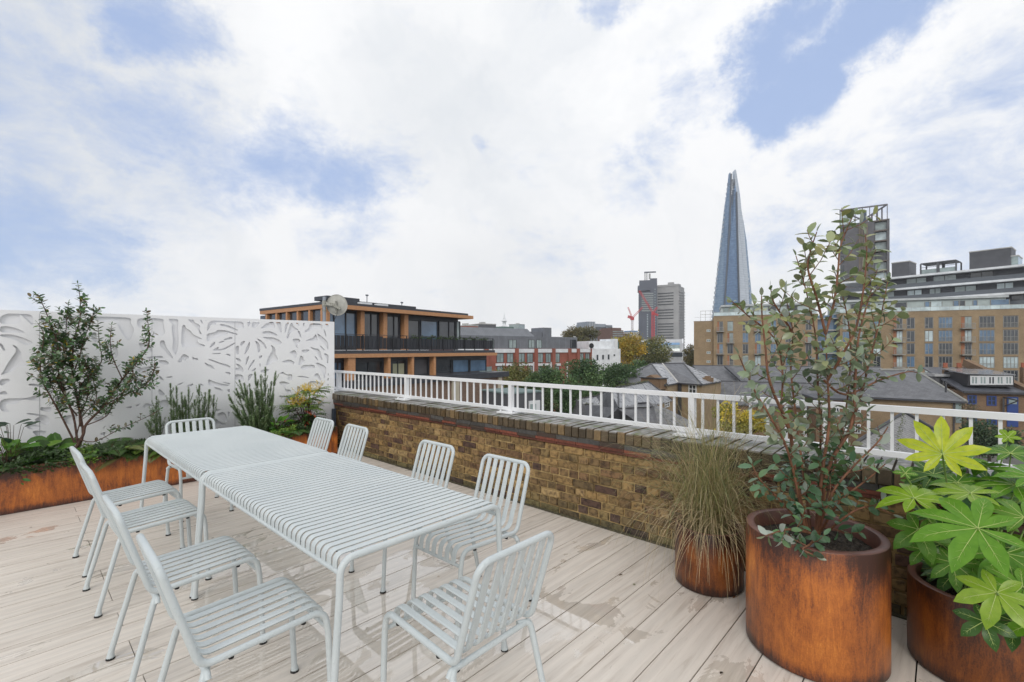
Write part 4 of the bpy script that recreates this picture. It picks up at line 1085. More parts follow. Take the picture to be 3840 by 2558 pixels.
def bricks(name,c1,c2,mortar,s=4.2):
    m=bpy.data.materials.new(name); m.use_nodes=True; t=m.node_tree; new,link=NT(t); bs=t.nodes['Principled BSDF']; bs.inputs['Roughness'].default_value=.85
    tc=new('ShaderNodeTexCoord'); sx=new('ShaderNodeSeparateXYZ'); link(tc,'Object',sx,0)
    a=new('ShaderNodeMath',operation='MULTIPLY_ADD'); link(sx,0,a,0); a.inputs[1].default_value=1.; 
    link(sx,1,a,2)
    cb=new('ShaderNodeCombineXYZ'); link(a,0,cb,0); link(sx,2,cb,1)
    b=new('ShaderNodeTexBrick',inp={'Scale':s,'Mortar Size':.012,'Color1':(*c1,1),'Color2':(*c2,1),'Mortar':(*mortar,1),'Bias':0.}); link(cb,0,b,0)
    n=new('ShaderNodeTexNoise',inp={'Scale':.35,'Detail':8.,'Roughness':.7}); link(tc,'Object',n,0)
    mr=new('ShaderNodeMapRange'); link(n,0,mr,0)
    for i,v in enumerate((.3,.7,.78,1.2)): mr.inputs[i+1].default_value=v
    sc=new('ShaderNodeVectorMath',operation='SCALE'); link(b,0,sc,0); link(mr,0,sc,3); link(sc,0,bs,'Base Color'); return m
YB=bricks('yellow_brick',(.34,.25,.15),(.26,.185,.11),(.30,.245,.17)); RB=bricks('red_brick',(.33,.11,.075),(.27,.085,.06),(.26,.12,.09))
BB=bricks('brown_brick',(.22,.14,.10),(.15,.095,.07),(.25,.20,.15),3.); OB=bricks('old_brown_brick',(.23,.15,.085),(.17,.10,.06),(.20,.15,.10))
ZINC=flat('grey_zinc_cladding',(.14,.15,.17),.5); WHT=flat('white_render',(.62,.64,.66),.8); CONC=flat('pale_concrete',(.38,.38,.37),.8)
SLATE=mat('grey_slate',(.085,.088,.10),.35,(.15,.155,.17),3.,bump=.03,bscale=5.,rough2=.6); SLATEW=mat('wet_slate',(.16,.17,.19),.14,(.30,.31,.33),1.5,bump=.03,bscale=5.,rough2=.3)
LEAD=flat('dark_lead',(.05,.052,.06),.45); GREYP=flat('dark_grey_panel',(.075,.078,.088),.55); BLUEP=flat('blue_paint',(.02,.05,.20),.5); WOODP=flat('orange_timber_panel',(.27,.11,.05),.6)
WF=mat('white_window_frame',(.6,.62,.63),.5); DF=mat('dark_window_frame',(.03,.032,.038),.5); GF=mat('grey_window_frame',(.26,.26,.25),.5); RAIL=mat('grey_balcony_metal',(.33,.33,.31),.5); CREAM=flat('cream_stone',(.42,.38,.30),.8)
def ground():
    mb=MB(); n=1; mb.box(-6000,6000,-6000,6000,GZ-1,GZ); tag(mb.build('ground',flat('city_ground',(.09,.09,.085),.9,(.13,.13,.12),.05)),kind='structure')
    s=MB(); a,b,c,d=cw(-30,90,0),cw(60,70,0),cw(60,76,0),cw(-30,96,0)
    s.add([(p.x,p.y,GZ+.03) for p in(a,b,c,d)],[(0,1,2,3)]); tag(s.build('road',flat('asphalt',(.045,.045,.048),.8)),kind='structure')
ground()
def window(f,root,p0,y0,p1,y1,fm,gm,mull=1,trans=0,inset=.12,fw=.07,lab=None):
    s0,s1=f.s(p0),f.s(p1); z1,z0=f.z(p0,y0),f.z(p0,y1)
    fr=MB(); d=.003
    f.box(fr,s0-.02,s0+fw,z0,z1,d,.09); f.box(fr,s1-fw,s1+.02,z0,z1,d,.09); f.box(fr,s0+fw,s1-fw,z1-fw,z1,d,.09); f.box(fr,s0+fw,s1-fw,z0,z0+fw,d,.09)
    for i in range(mull):
        c=s0+(s1-s0)*(i+1)/(mull+1); f.box(fr,c-fw*.4,c+fw*.4,z0+fw,z1-fw,d,.08)
    for i in range(trans):
        c=z0+(z1-z0)*(i+1)/(trans+1); f.box(fr,s0+fw,s1-fw,c-fw*.4,c+fw*.4,d,.075)
    w=fr.build('window',fm,root,); g=MB(); f.box(g,s0+fw*.9,s1-fw*.9,z0+fw*.9,z1-fw*.9,d-.001,.03); g.build('pane',gm,w)
    return w
def P3(p,z): return (p.x,p.y,z)
# ---------------------------------------------------------------- timber-and-glass building
def timber_building():
    f=Fac(1240,38.5,1750,51.8); lf=Fac(977,48.8,1240,38.5)
    root=thing('office_building',P3(f.P(0,0,0),GZ),'modern building of dark glass floors with cedar fins, nearest behind the white railing','building')
    zt=f.z(1308,1147); zs=f.z(1308,1162); zd=f.z(1308,1313)
    core=MB(); L=f.L; D=11.2
    # upper glazed storey, set back behind the fins
    f.box(core,-.0,L-.6,zd,zs,-D,-.75); core.build('upper_wall',GREYP,root)
    def gl(fc,p0,y0,p1,y1,m,o=-.62,nm='window',mull=(),fm=DF):
        s0,s1=fc.s(p0),fc.s(p1); z1,z0=fc.z(p0,y0),fc.z(p0,y1)
        fr=MB(); fc.box(fr,s0,s1,z0,z1,o-.1,o); 
        w=fr.build(nm,m,root); k=MB()
        for q in [s0+.04,s1-.04]+[s0+(s1-s0)*u for u in mull]: fc.box(k,q-.05,q+.05,z0,z1,o+.001,o+.07)
        fc.box(k,s0,s1,z1-.08,z1,o+.001,o+.06); fc.box(k,s0,s1,z0,z0+.08,o+.001,o+.06); k.build('frame',fm,w)
    gl(f,1245,1165,1350,1300,GL_B,mull=(.2,.62)); gl(f,1372,1172,1434,1300,GL_D,mull=(.55,)); gl(f,1458,1182,1514,1300,GL_D,mull=(.6,))
    gl(f,1538,1198,1588,1300,GL_D); gl(f,1592,1200,1656,1300,GL_B,mull=()); gl(f,1660,1202,1722,1300,GL_D,mull=(.6,)); gl(f,1725,1204,1740,1300,GL_P)
    b=MB(); f.box(b,.6,L-.5,f.z(1538,1180),zs,-.7,-.45); b.build('spandrel',DARKM,root)
    for p0,p1 in((1228,1241),(1356,1371),(1441,1456),(1520,1535)):
        m=MB(); f.box(m,f.s(p0),f.s(p1)-.02,zd,zs,-.72,-.12); m.build('cedar_fin',TIMBER,root)
    for i in range(6):
        o=-.75-i*1.9
        m=MB(); f.box(m,-.30,-.02,zd,zs,o-1.9+1.62,o); m.build('cedar_fin',TIMBER,root)
        g=MB(); f.box(g,-.06,-.01,zd,zs-.1,o-1.85,o-.32); g.build('window',GL_D,root)
    r=MB(); f.box(r,-.35,L+.5,zs,zt,-D-.35,.55); r.build('eave_board',TIMBER,root)
    r=MB(); f.box(r,-.38,L-.2,zt,zt+.22,-D-.38,.40); f.box(r,L*.10,L*.62,zt+.221,zt+.62,-4.5,-1.2); f.box(r,L*.06,L*.26,zt+.621,zt+.98,-4.2,-2.2)
    r.build('roof',DARKM,root)
    for i,t in enumerate((1.2,3.0)):
        k=MB(); f.box(k,L*.13+t,L*.13+t+1.1,zt+.23,zt+.5,-1.15,-.5); k.build('roof_light',WHT,root)
    m=MB(); 
    for t,h in((L*.30,1.35),(L*.55,1.0)): m.tube([f.P(t,-2,zt+.2),f.P(t,-2,zt+h)],.04,6); m.tube([f.P(t-.12,-2,zt+h),f.P(t+.12,-2,zt+h)],.08,6)
    m.build('roof_mast',ZINC,root)
    # balcony and lower storey 2.1 m further forward
    g=f.off(2.1); G1=g.s(1850); zb=g.z(1500,1314)
    m=MB(); g.box(m,-3.,G1+.3,zd-.30,zd-.02,-3.4,.0); m.build('balcony_slab',DARKM,root)
    m=MB(); g.box(m,-3.,G1+.55,zd-.62,zd-.30,-3.2,.12); m.build('eave_board',TIMBER,root)
    zr=g.z(1300,1252); y=0; s0=-3.; rnd=random.Random(2)
    k=MB(); g.box(k,s0,G1,zr-.05,zr,-.10,-.02); k.build('balcony_rail',DF,root)
    k=MB(); n=58
    for i in range(n):
        a=s0+(G1-s0)*i/n; g.box(k,a+.02,a+(G1-s0)/n-.03,zd+.10,zr-.12 if i<18 else zr-.25,-.14,-.10,0,rnd.uniform(.6,1.6))
    k.build('balcony_panel',mat('charcoal_slats',(.020,.022,.028),.5,tint=True),root)
    for i in range(15):
        a=s0+(G1-s0)*i/14; k=MB(); g.box(k,a-.03,a+.03,zd-.1,zr,-.09,.0); k.build('balcony_post',DF,root)
    k=MB()
    for i in range(900):
        a=rnd.uniform(G1*.38,G1-.6); p=g.P(a,-.3+rnd.uniform(-.15,.2),zr-.25+rnd.uniform(-.05,.30)*abs(math.sin(a*2.4))); leaf4(k,p,rv(rnd)+Vector((0,0,.6)),rv(rnd),.17,.08,vary(rnd,(.06,.10,.035)))
    k.build('balcony_planting',FAR_LEAF,root)
    zl=g.z(1342,1425)
    k=MB(); g.box(k,-3.,G1-.1,zl,zd-.62,-8,-.9); k.build('lower_wall',GREYP,root)
    for p0,p1,m_,y0,mu in((1350,1452,GL_D,1362,(.5,)),(1468,1541,GL_D,1357,(.6,)),(1556,1572,GL_P,1360,()),(1575,1624,GREYP,1350,()),(1638,1712,GL_D,1352,()),(1718,1778,GL_B,1352,()),(1783,1843,GL_B,1352,()),(1250,1302,GL_B,1362,(.4,.7))):
        s0_,s1_=g.s(p0),g.s(p1); fr=MB(); g.box(fr,s0_,s1_,zl+.15,g.z(p0,y0),-.9,-.82); w=fr.build('window',m_,root); kk=MB()
        for q in (s0_,s1_)+tuple(s0_+(s1_-s0_)*u for u in mu): g.box(kk,q-.05,q+.05,zl+.1,g.z(p0,y0)+.05,-.819,-.74)
        g.box(kk,s0_,s1_,g.z(p0,y0),g.z(p0,y0)+.09,-.819,-.74); kk.build('frame',DF,w)
    c=MB(); g.box(c,g.s(1495),g.s(1537),zl+.2,g.z(1495,1365),-.815,-.80); c.build('curtain',flat('cream_curtain',(.35,.36,.25),.9),root)
    for p0,p1 in((1306,1333),(1456,1465),(1545,1553),(1627,1635)):
        m=MB(); g.box(m,g.s(p0),g.s(p1),zl,zd-.62,-.6,.0); m.build('cedar_fin',TIMBER,root)
    # sloping apron and the long brick base
    h=f.off(3.2); s1=h.s(1909)
    a=MB(); h.box(a,-9,s1,zl-.55,zl,-4,0); a.build('apron_roof',DARKM,root)
    a=MB(); h.box(a,-9,s1-.7,GZ,zl-.55,-9,-.25); a.build('brick_base',BB,root)
    for p0,p1 in((1700,1726),(1873,1886)):
        a=MB(); h.box(a,h.s(p0),h.s(p1),GZ,zl-.55,-.249,-.12); a.build('pilaster',CREAM,root)
    for i in range(7):
        a=MB(); t=-5+i*3.1; h.box(a,t,t+.9,zl-4.6,zl-2.9,-.249,-.22); a.build('window',GL_D,root)
    a=MB(); h.box(a,h.s(1850),h.s(1895),zl+.0,zl+.55,-2,-1.96); a.build('glass_balustrade',GL_P,root)
    # low dark annexe with a white door frame
    q=Fac(1905,38,2030,40); r2=thing('annexe',P3(q.P(1,0,0),GZ),'low charcoal clad annexe with a white framed opening seen through the railing','building')
    a=MB(); q.box(a,0,q.L,GZ,q.z(1920,1478),-4,0); a.build('wall',GREYP,r2); a=MB(); q.box(a,-.1,q.L+.1,q.z(1920,1478),q.z(1920,1472),-4.1,.1); a.build('roof',flat('green_grey_capping',(.13,.18,.18)),r2)
    a=MB(); q.box(a,q.s(1982),q.s(2022),q.z(1990,1560),q.z(1990,1503),.0,.12); a.build('door_frame',WHT,r2); a=MB(); q.box(a,q.s(1985),q.s(2007),q.z(1990,1560),q.z(1990,1515),.121,.14); a.build('glass_door',GL_P,r2)
timber_building()
# ---------------------------------------------------------------- satellite dish on its pole behind the screen
def dish():
    p=PY(1216,1200,7.25); root=thing('satellite_dish',(p.x,p.y,0.84),'weathered round satellite dish clamped to a grey pole behind the end of the screen','satellite dish')
    t=PY(1216,1113,7.25)
    m=MB(); m.tube([(p.x,p.y,.84),(p.x,p.y,t.z)],.026,12); m.lathe([(.05,0),(.05,.02),(0,.02)],12,(p.x,p.y,.84)); m.build('pole',mat('galvanised_steel',(.30,.33,.37),.4,metal=.4),root)
    c=PY(1264,1144,7.18); ax=cw(-.12,.95,.16).normalized(); u=ax.cross(Vector((0,0,1))).normalized(); v=u.cross(ax)
    d=MB(); vs=[];fs=[]; n=36; Rr=.158; rg=[0,.3,.6,.85,1.,1.04]
    for side,o in((0,0),(1,-.006)):
        for i,q in enumerate(rg):
            for k in range(n):
                a=2*math.pi*k/n; h=(q*q-1)*.035+( -.006 if i==5 else 0)+o
                vs.append(c+u*(q*Rr*math.cos(a))+v*(q*Rr*math.sin(a))*1.04+ax*h)
    for sd in(0,1):
        for i in range(5):
            for k in range(n): b=sd*6*n; fs.append((b+i*n+k,b+i*n+(k+1)%n,b+(i+1)*n+(k+1)%n,b+(i+1)*n+k))
    for k in range(n): fs.append((5*n+k,5*n+(k+1)%n,11*n+(k+1)%n,11*n+k))
    d.add(vs,fs,0,1.,True); d.build('dish',mat('weathered_grey_enamel',(.36,.36,.33),.6,(.52,.52,.48),9.),root)
    b=MB(); q=c-ax*.055
    b.bar(q-u*.07+v*.02,q+u*.05-v*.05,.05,.04); b.bar(q,Vector((p.x,p.y,q.z+.03)),.035,.05); b.bar(q+v*.07,q-v*.10,.022); b.bar(q-v*.10,q-v*.13-ax*.05,.02)
    b.tube([q+u*.02-v*.02,q+u*.06-v*.07-ax*.02],.017,8); b.lathe([(.034,-.05),(.034,.05)],10,(p.x,p.y,q.z+.02)); b.lathe([(.034,-.015),(.034,.015)],10,(p.x,p.y,q.z-.09))
    b.build('bracket',mat('dull_cast_metal',(.20,.20,.17),.5,(.42,.42,.38),40.,metal=.3),root)
    w=MB(); w.tube([q-v*.06,q-v*.14+u*.01,q-v*.22-u*.03,Vector((p.x+.02,p.y,q.z-.42))],.0035,5); w.build('cable',RUBBER,root)
dish()
# ---------------------------------------------------------------- red brick and zinc block, white rendered house
def hotel():
    f=Fac(1815,114,2216,134); root=thing('hotel_block',P3(f.P(0,0,0),GZ),'red brick block with white bands and a grey zinc top storey, behind the trees','building')
    zt=f.z(1815,1258); zb=f.z(1815,1308); zw=f.z(1849,1323)
    S0,S1=f.s(1700),f.s(2218); Sz=f.s(2167)
    a=MB(); f.box(a,S0,S1,GZ,zb,-14,0); a.build('brick_wall',RB,root)
    a=MB(); f.box(a,S0,Sz,zb,zt,-14,-.3); a.build('zinc_storey',ZINC,root)
    a=MB(); sa,sb=f.s(1700),f.s(2015); z1=f.z(1815,1226)
    a.add([f.P(sa,-1.2,zt),f.P(sb,-1.2,zt),f.P(sb-1,-3.2,z1),f.P(sa,-3.2,z1),f.P(sa,-12,zt),f.P(sb,-12,zt),f.P(sb-1,-10,z1),f.P(sa,-10,z1)],[(0,1,2,3),(3,2,6,7),(1,5,6,2),(4,7,6,5),(0,3,7,4)]); a.build('mansard_roof',ZINC,root)
    a=MB(); 
    for i in range(46):
        t=sa+(sb-sa-.8)*i/46; a.add([f.P(t,-1.18,zt),f.P(t+.08,-1.18,zt),f.P(t+.08,-3.15,z1+.02),f.P(t,-3.15,z1+.02)],[(0,1,2,3)])
    for i in range(14): 
        t=f.s(1815)+(Sz-f.s(1815))*i/14; f.box(a,t,t+.07,zb+.02,zt-.02,-.299,-.24)
    a.build('zinc_ribs',flat('light_zinc_seam',(.22,.235,.26),.5),root)
    a=MB(); f.box(a,f.s(2050),f.s(2081),zt,f.z(2060,1228),-7,-1.5); f.box(a,f.s(2014),f.s(2052),zt,f.z(2030,1243),-6,-2); a.build('roof_box',ZINC,root)
    a=MB(); f.box(a,S0,f.s(2214),zw,zb-.02,-.05,.28); a.build('white_band',WHT,root)
    for p in(1822,1935,2007,2073,2133,2165,2217):
        a=MB(); s=f.s(p); f.box(a,s-.5,s+.5,GZ,zb+.1,.0,.6); a.build('brick_pier',RB,root)
    for p0,p1,g in((1823,1853,GL_P),(1908,1936,GL_P),(1981,2005,GL_P),(2011,2031,GL_P),(2139,2160,GL_D)): window(f.off(-.3),root,p0,1274,p1,1306,DF,g,1)
    for p0,p1 in((1862,1888),(1901,1924),(1942,1967),(1976,1998),(2014,2036),(2046,2065),(2079,2098),(2171,2187),(2195,2210)):
        window(f,root,p0,1325,p1,1360,DF,GL_P,1); window(f,root,p0+2,1374,p1-2,1408,DF,GL_P,0)
        a=MB(); f.box(a,f.s(p0)-.3,f.s(p1)+.3,f.z(p0,1372),f.z(p0,1363),.0,.2); a.build('window_sill',WHT,root)
    for a0,b0 in((1944,2002),(2015,2068),(2080,2128)):
        a=MB(); f.box(a,f.s(b0)-.35,f.s(b0),f.z(b0,1440),f.z(b0,1358),.0,.25); a.build('white_frame',WHT,root)
    g=Fac(2216,134,2322,137); r=thing('white_house',P3(g.P(3,0,0),GZ),'plain white rendered block with small windows to the right of the red brick block','building')
    a=MB(); g.box(a,0,g.L,GZ,g.z(2240,1308),-12,.7); a.build('wall',WHT,r); 
    a=MB(); g.box(a,0,g.s(2300),g.z(2240,1308),g.z(2240,1279),-12,-1.2); g.box(a,g.s(2300),g.s(2313),g.z(2240,1308),g.z(2300,1271),-8,.6); a.build('roof_storey',WHT,r)
    a=MB(); g.box(a,g.s(2313.4),g.s(2320),g.z(2315,1318),g.z(2315,1282),-3,.3); a.build('green_glass_screen',flat('green_glass',(.07,.11,.08),.2),r)
    h=g.off(.7)
    for p0,p1,y0,y1 in((2236,2244,1330,1351),(2257,2265,1330,1349),(2278,2286,1329,1349),(2300,2307,1328,1336),(2236,2244,1377,1396),(2257,2265,1376,1394)): window(h,r,p0,y0,p1,y1,WF,GL_D,0,fw=.06)
    k=MB(); c=h.P(h.s(2216),.3,h.z(2216,1297)); n=h.P(0,1,0)-h.P(0,0,0); u=n.cross(Vector((0,0,1)))
    k.tube([c-n*.05,c+n*.05],.75,16); k.build('roof_dish',RUBBER,r)
    # small things on the skyline behind the zinc roof
    f2=Fac(1740,400,2100,420)
    cp=f2.P(f2.s(1891),0,0); rt=thing('cupola_tower',P3(cp,GZ),'small white domed clock tower poking above the zinc roof','tower')
    k=MB(); zc=lambda y: CAMZ-(y-YH)/F*f2.Y(1891)
    k.lathe([(2.6,zc(1310)),(2.3,zc(1222)),(1.6,zc(1221)),(1.5,zc(1207)),(2.5,zc(1206)),(2.5,zc(1203)),(1.5,zc(1201)),(1.2,zc(1195)),(.7,zc(1191)),(.6,zc(1185)),(.25,zc(1183)),(.12,zc(1172)),(0,zc(1171))],12,(cp.x,cp.y,0)); k.build('lantern',WHT,rt)
    k=MB(); k.box(cp.x-7,cp.x+7,cp.y-5,cp.y+5,GZ,zc(1226)); k.build('base',flat('green_copper',(.10,.16,.14)),rt)
    for i,(p0,p1,y,m,lb,dY) in enumerate(((1746,1793,1222,RB,'low red brick rooftop at the skyline just right of the cedar building',300),(1800,1860,1216,GREYP,'grey rooftop block on the skyline left of the domed clock tower',330),(1946,1968,1216,GL_P,'slim blue glass tower on the skyline right of the domed clock tower',700),(1668,1745,1232,CONC,'grey distant block just behind the end of the cedar eave',350))):
        q=Fac(p0,dY,p1,dY*1.02); r3=thing('distant_building',P3(q.P(1,0,0),GZ),lb,'building'); k=MB(); q.box(k,0,q.L,GZ,q.z(p0,y),-18,0); k.build('wall',m,r3)
        k=MB(); q.box(k,-.2,q.L+.2,q.z(p0,y),q.z(p0,y)+.6,-18.2,.2); q.box(k,q.L*.3,q.L*.5,q.z(p0,y)+.6,q.z(p0,y)+2,-9,-4); k.build('roof',CONC,r3)
hotel()
# ---------------------------------------------------------------- middle distance
def stripes(f,root,s0,s1,z0,z1,n,mw,mg,o=0,name='window_band',frac=.5,vert=0):
    for i in range(n):
        a=MB(); h=(z1-z0)/n; f.box(a,s0,s1,z0+h*i,z0+h*(i+frac),o,o+.25); w=a.build(name,mg,root)
def middle():
    f=Fac(2196,420,2296,430); r=thing('grey_office_block',P3(f.P(4,0,0),GZ),'grey stepped office block with blue glass centre on the skyline right of the brown tree','building')
    k=MB(); f.box(k,f.s(2203),f.s(2232),GZ,f.z(2210,1206),-20,0); f.box(k,f.s(2232),f.s(2276),GZ,f.z(2240,1214),-20,-2); f.box(k,f.s(2276),f.s(2295),GZ,f.z(2280,1219),-20,.5); f.box(k,f.s(2196),f.s(2203),GZ,f.z(2200,1216),-18,-1); k.build('wall',flat('blue_grey_concrete',(.24,.27,.31)),r)
    k=MB(); f.box(k,f.s(2233),f.s(2275),f.z(2240,1270),f.z(2240,1226),-1.99,-1.4); k.build('glazing',GL_D,r)
    for y in range(5):
        k=MB(); f.box(k,f.s(2276),f.s(2295),f.z(2280,1228+y*8),f.z(2280,1225+y*8),.51,.7); k.build('window_band',GL_D,r)
    for p in(2209,2219,2227): k=MB(); f.box(k,f.s(p),f.s(p+3),f.z(2210,1270),f.z(2210,1209),.01,1.); k.build('pier',flat('light_concrete',(.36,.39,.42)),r)
    for y in(1237,1250,1259): k=MB(); f.box(k,f.s(2250),f.s(2275),f.z(2250,y+2),f.z(2250,y),-1.3,-1); k.build('red_sunblind',flat('red_panel',(.35,.07,.08)),r)
    f=Fac(2294,330,2338,335); r=thing('brown_office_block',P3(f.P(4,0,0),GZ),'stepped dark brown brick block on the skyline left of the cranes','building')
    k=MB(); f.box(k,0,f.L,GZ,f.z(2300,1238),-16,0); f.box(k,f.s(2299),f.s(2333),f.z(2300,1238),f.z(2300,1229),-14,-1); k.build('wall',flat('brown_wall',(.13,.075,.06)),r)
    for y in range(4): k=MB(); f.box(k,.8,f.L-.8,f.z(2300,1245+y*8),f.z(2300,1242+y*8),.01,.2); k.build('window_band',GL_P,r)
    f=Fac(2338,340,2396,345); r=thing('low_office_block',P3(f.P(4,0,0),GZ),'low pale building with a blue plant screen at the foot of the left crane','building')
    k=MB(); f.box(k,0,f.L,GZ,f.z(2350,1253),-12,0); k.build('wall',flat('brown_wall_low',(.16,.11,.09)),r); k=MB(); f.box(k,f.s(2361),f.s(2394),GZ,f.z(2370,1244),-12,.5); k.build('annexe_wall',CONC,r); k=MB(); f.box(k,f.s(2370),f.s(2392),f.z(2370,1244),f.z(2370,1240),-10,0); k.build('plant_screen',flat('blue_panel',(.08,.18,.34)),r)
    # cranes
    def crane(px,ybase,yp,jibs,dY,label,mw=1.6,red=(.50,.035,.045)):
        RM=flat('red_crane_paint_%d'%px,red,.6); zc=lambda y: CAMZ-(y-YH)/F*dY
        c=W(px,ybase,dY); r=thing('tower_crane',(c.x,c.y,GZ),label,'crane','tower cranes by the hospital tower')
        def latt(mb,a,b,w,n):
            a,b=Vector(a),Vector(b); d=b-a; u=d.cross(cw(0,1,0)).normalized()*w/2; v=d.cross(u).normalized()*w/2
            for q in(u+v,u-v,-u-v,-u+v): mb.bar(a+q,b+q,w*.16)
            Q=[u+v,u-v,-u-v,-u+v]
            for i in range(n):
                for j in range(4): mb.bar(a+d*(i/n)+Q[j],a+d*((i+1)/n)+Q[(j+1)%4],w*.10)
        m=MB(); latt(m,(c.x,c.y,GZ),(c.x,c.y,zc(yp)),mw*1.1,26); m.build('mast',RM if px>2400 else flat('white_crane_mast',(.5,.45,.46)),r)
        k=MB(); k.box(c.x-1.6,c.x+1.6,c.y-1.6,c.y+1.6,zc(yp)-.5,zc(yp)+3); k.build('cab',RM,r)
        top=Vector((c.x,c.y,zc(yp)+2))
        for i,(jx,jy,w) in enumerate(jibs):
            e=W(jx,jy,dY*(1.0)); m=MB(); latt(m,top,e,w,12); m.build('jib' if i==0 else 'counter_jib',RM,r)
        return r
    crane(2371,1262,1199,[(2410,1152,1.5),(2355,1187,2.6),(2355,1152,1.2)],560,'smaller red and white luffing crane left of the dark tower')
    crane(2449,1268,1180,[(2397,1090,1.7),(2464,1152,1.7),(2468,1183,2.2)],600,'tall red luffing crane standing in front of the dark tower',2.6)
    # hospital tower: dark service tower and pale ward tower
    r=thing('hospital_tower',P3(W(2470,1260,760),GZ),'tall concrete hospital tower in two parts, dark service shaft beside a paler ribbed block','tower')
    f=Fac(2395,758,2452,752); g=Fac(2452,752,2464,762); m_d=flat('slate_blue_cladding',(.055,.065,.095),.5,(.075,.088,.12),.05); m_l=flat('weathered_concrete',(.31,.31,.315),.8,(.40,.40,.40),.05)
    Z=f.z
    k=MB(); f.box(k,0,f.L,GZ,Z(2400,1095),-26,0); f.box(k,-1.5,f.s(2439),Z(2400,1091),Z(2400,1072),-28,2.); f.box(k,f.s(2438),f.s(2464),GZ,Z(2400,1046),-26,1); f.box(k,1,f.s(2445),Z(2400,1072),Z(2400,1052),-24,.5); k.build('service_shaft',m_d,r)
    k=MB(); f.box(k,f.s(2417),f.s(2421),Z(2400,1052),Z(2400,1024),-6,-3);f.box(k,f.s(2424),f.s(2428),Z(2400,1052),Z(2400,1024),-6,-3);f.box(k,f.s(2433),f.s(2440),Z(2400,1046),Z(2400,1026),-6,-3); k.build('flue',m_l,r)
    k=MB(); f.box(k,f.s(2416),f.s(2460),Z(2400,1022),Z(2400,1019),-8,-2); k.build('roof_platform',m_d,r)
    for i in range(9):
        y=1100+i*8; k=MB(); f.box(k,f.s(2406),f.s(2450),Z(2400,y+4.5),Z(2400,y),.01,1.2); k.build('balcony_band',flat('pale_concrete_band',(.24,.27,.27),.8) if i==0 else bpy.data.materials['pale_concrete_band'],r)
    for i in range(14):
        y=1180+i*6.2; k=MB(); f.box(k,f.s(2426),f.s(2430),Z(2400,y+2.6),Z(2400,y),.01,.3); k.build('stair_window',GL_L,r)
    for i in range(18):
        y=1085+i*10; k=MB(); f.box(k,f.s(2454),f.s(2458),Z(2400,y+4),Z(2400,y),1.01,1.4); k.build('stair_window',GL_P,r)
    a=Fac(2464,764,2545,745); b=Fac(2545,745,2566,770)
    z0,z1=GZ,a.z(2545,1072)
    k=MB(); k.add([a.P(0,0,q) for q in(z0,z1)]+[a.P(a.L,0,q) for q in(z0,z1)]+[b.P(b.L,0,q) for q in(z0,z1)]+[a.P(0,-30,q) for q in(z0,z1)],[(0,2,3,1),(2,4,5,3),(4,6,7,5),(6,0,1,7),(1,3,5,7)]); k.build('ward_block',m_l,r)
    k=MB()
    n=24
    for i in range(n):
        h=(z1-z0-10)/n; zb=z0+3+h*i
        if i in(13,18): continue
        a.box(k,1,a.L-8,zb,zb+h*.40,.02,.35)
    k.build('window_band',mat('dark_window_band',(.045,.05,.055),.3),r)
    k=MB()
    for i in range(n):
        h=(z1-z0-10)/n; zb=z0+3+h*i; b.box(k,1.5,b.L-.5,zb+h*.45,zb+h*.9,.0,1.4)
    k.build('balcony_ledge',m_l,r)
    k=MB(); a.box(k,-.5,a.L+.6,z1,z1+3.2,-12,.8); a.box(k,a.L-18,a.L-9,z1+3.2,z1+7,-8,-3); k.build('parapet',m_l,r)
    # barrel-roofed building
    f=Fac(2380,300,2563,290); r=thing('barrel_roof_building',P3(f.P(8,0,0),GZ),'long silver barrel-roofed building with a blue glass strip below the hospital tower','building')
    k=MB(); s0,s1=0,f.L; R0=9.; zc_=f.z(2500,1330); vs=[];fs=[];n=14
    for i in range(n+1):
        a_=math.pi/2*i/n
        for t in(s0,s1): vs.append(f.P(t,-R0+R0*math.cos(a_),zc_+ (f.z(2500,1272)-zc_)*math.sin(a_)))
    for i in range(n): fs.append((2*i,2*i+1,2*i+3,2*i+2))
    k.add(vs,fs,0,1.,True); f.box(k,s0,s1,GZ,zc_,-26,-.01); f.box(k,s0,s1,zc_,f.z(2500,1272)-.02,-26,-R0); k.build('barrel_roof',mat('silver_roof',(.34,.35,.37),.35,(.42,.43,.45),.2),r)
    def arc(y0,y1,m,nm,o=.25):
        k=MB(); vs=[];fs=[]; H=(f.z(2500,1272)-zc_)
        A=[math.asin(max(0,min(1,(f.z(2500,y)-zc_)/H))) for y in(y0,y1)]
        for i in range(6):
            a_=A[0]+(A[1]-A[0])*i/5
            for t in(s0+1,s1-2.2): vs.append(f.P(t,-R0+(R0+o)*math.cos(a_),zc_+(H+o)*math.sin(a_)))
        for i in range(5): fs.append((2*i,2*i+1,2*i+3,2*i+2))
        k.add(vs,fs,0,1.,True); k.build(nm,m,r)
    arc(1286,1294,flat('sky_blue_glass',(.16,.28,.45),.1),'roof_glazing'); arc(1296,1318,GL_P,'lower_glazing')
    k=MB(); f.box(k,f.s(2515),f.s(2560),f.z(2500,1338),f.z(2500,1322),.0,.4); k.build('shop_window',GL_D,r)
    k=MB(); vs=[];fs=[]
    for i in range(n+1):
        a_=math.pi/2*i/n
        for t in(f.s(2558),s1):
            vs.append(f.P(t,-R0+(R0+.5)*math.cos(a_),zc_-3+(f.z(2500,1272)-zc_+3.5)*math.sin(a_)))
    for i in range(n): fs.append((2*i,2*i+1,2*i+3,2*i+2))
    k.add(vs,fs,0,1.,True); k.build('end_rib',WHT,r)
middle()
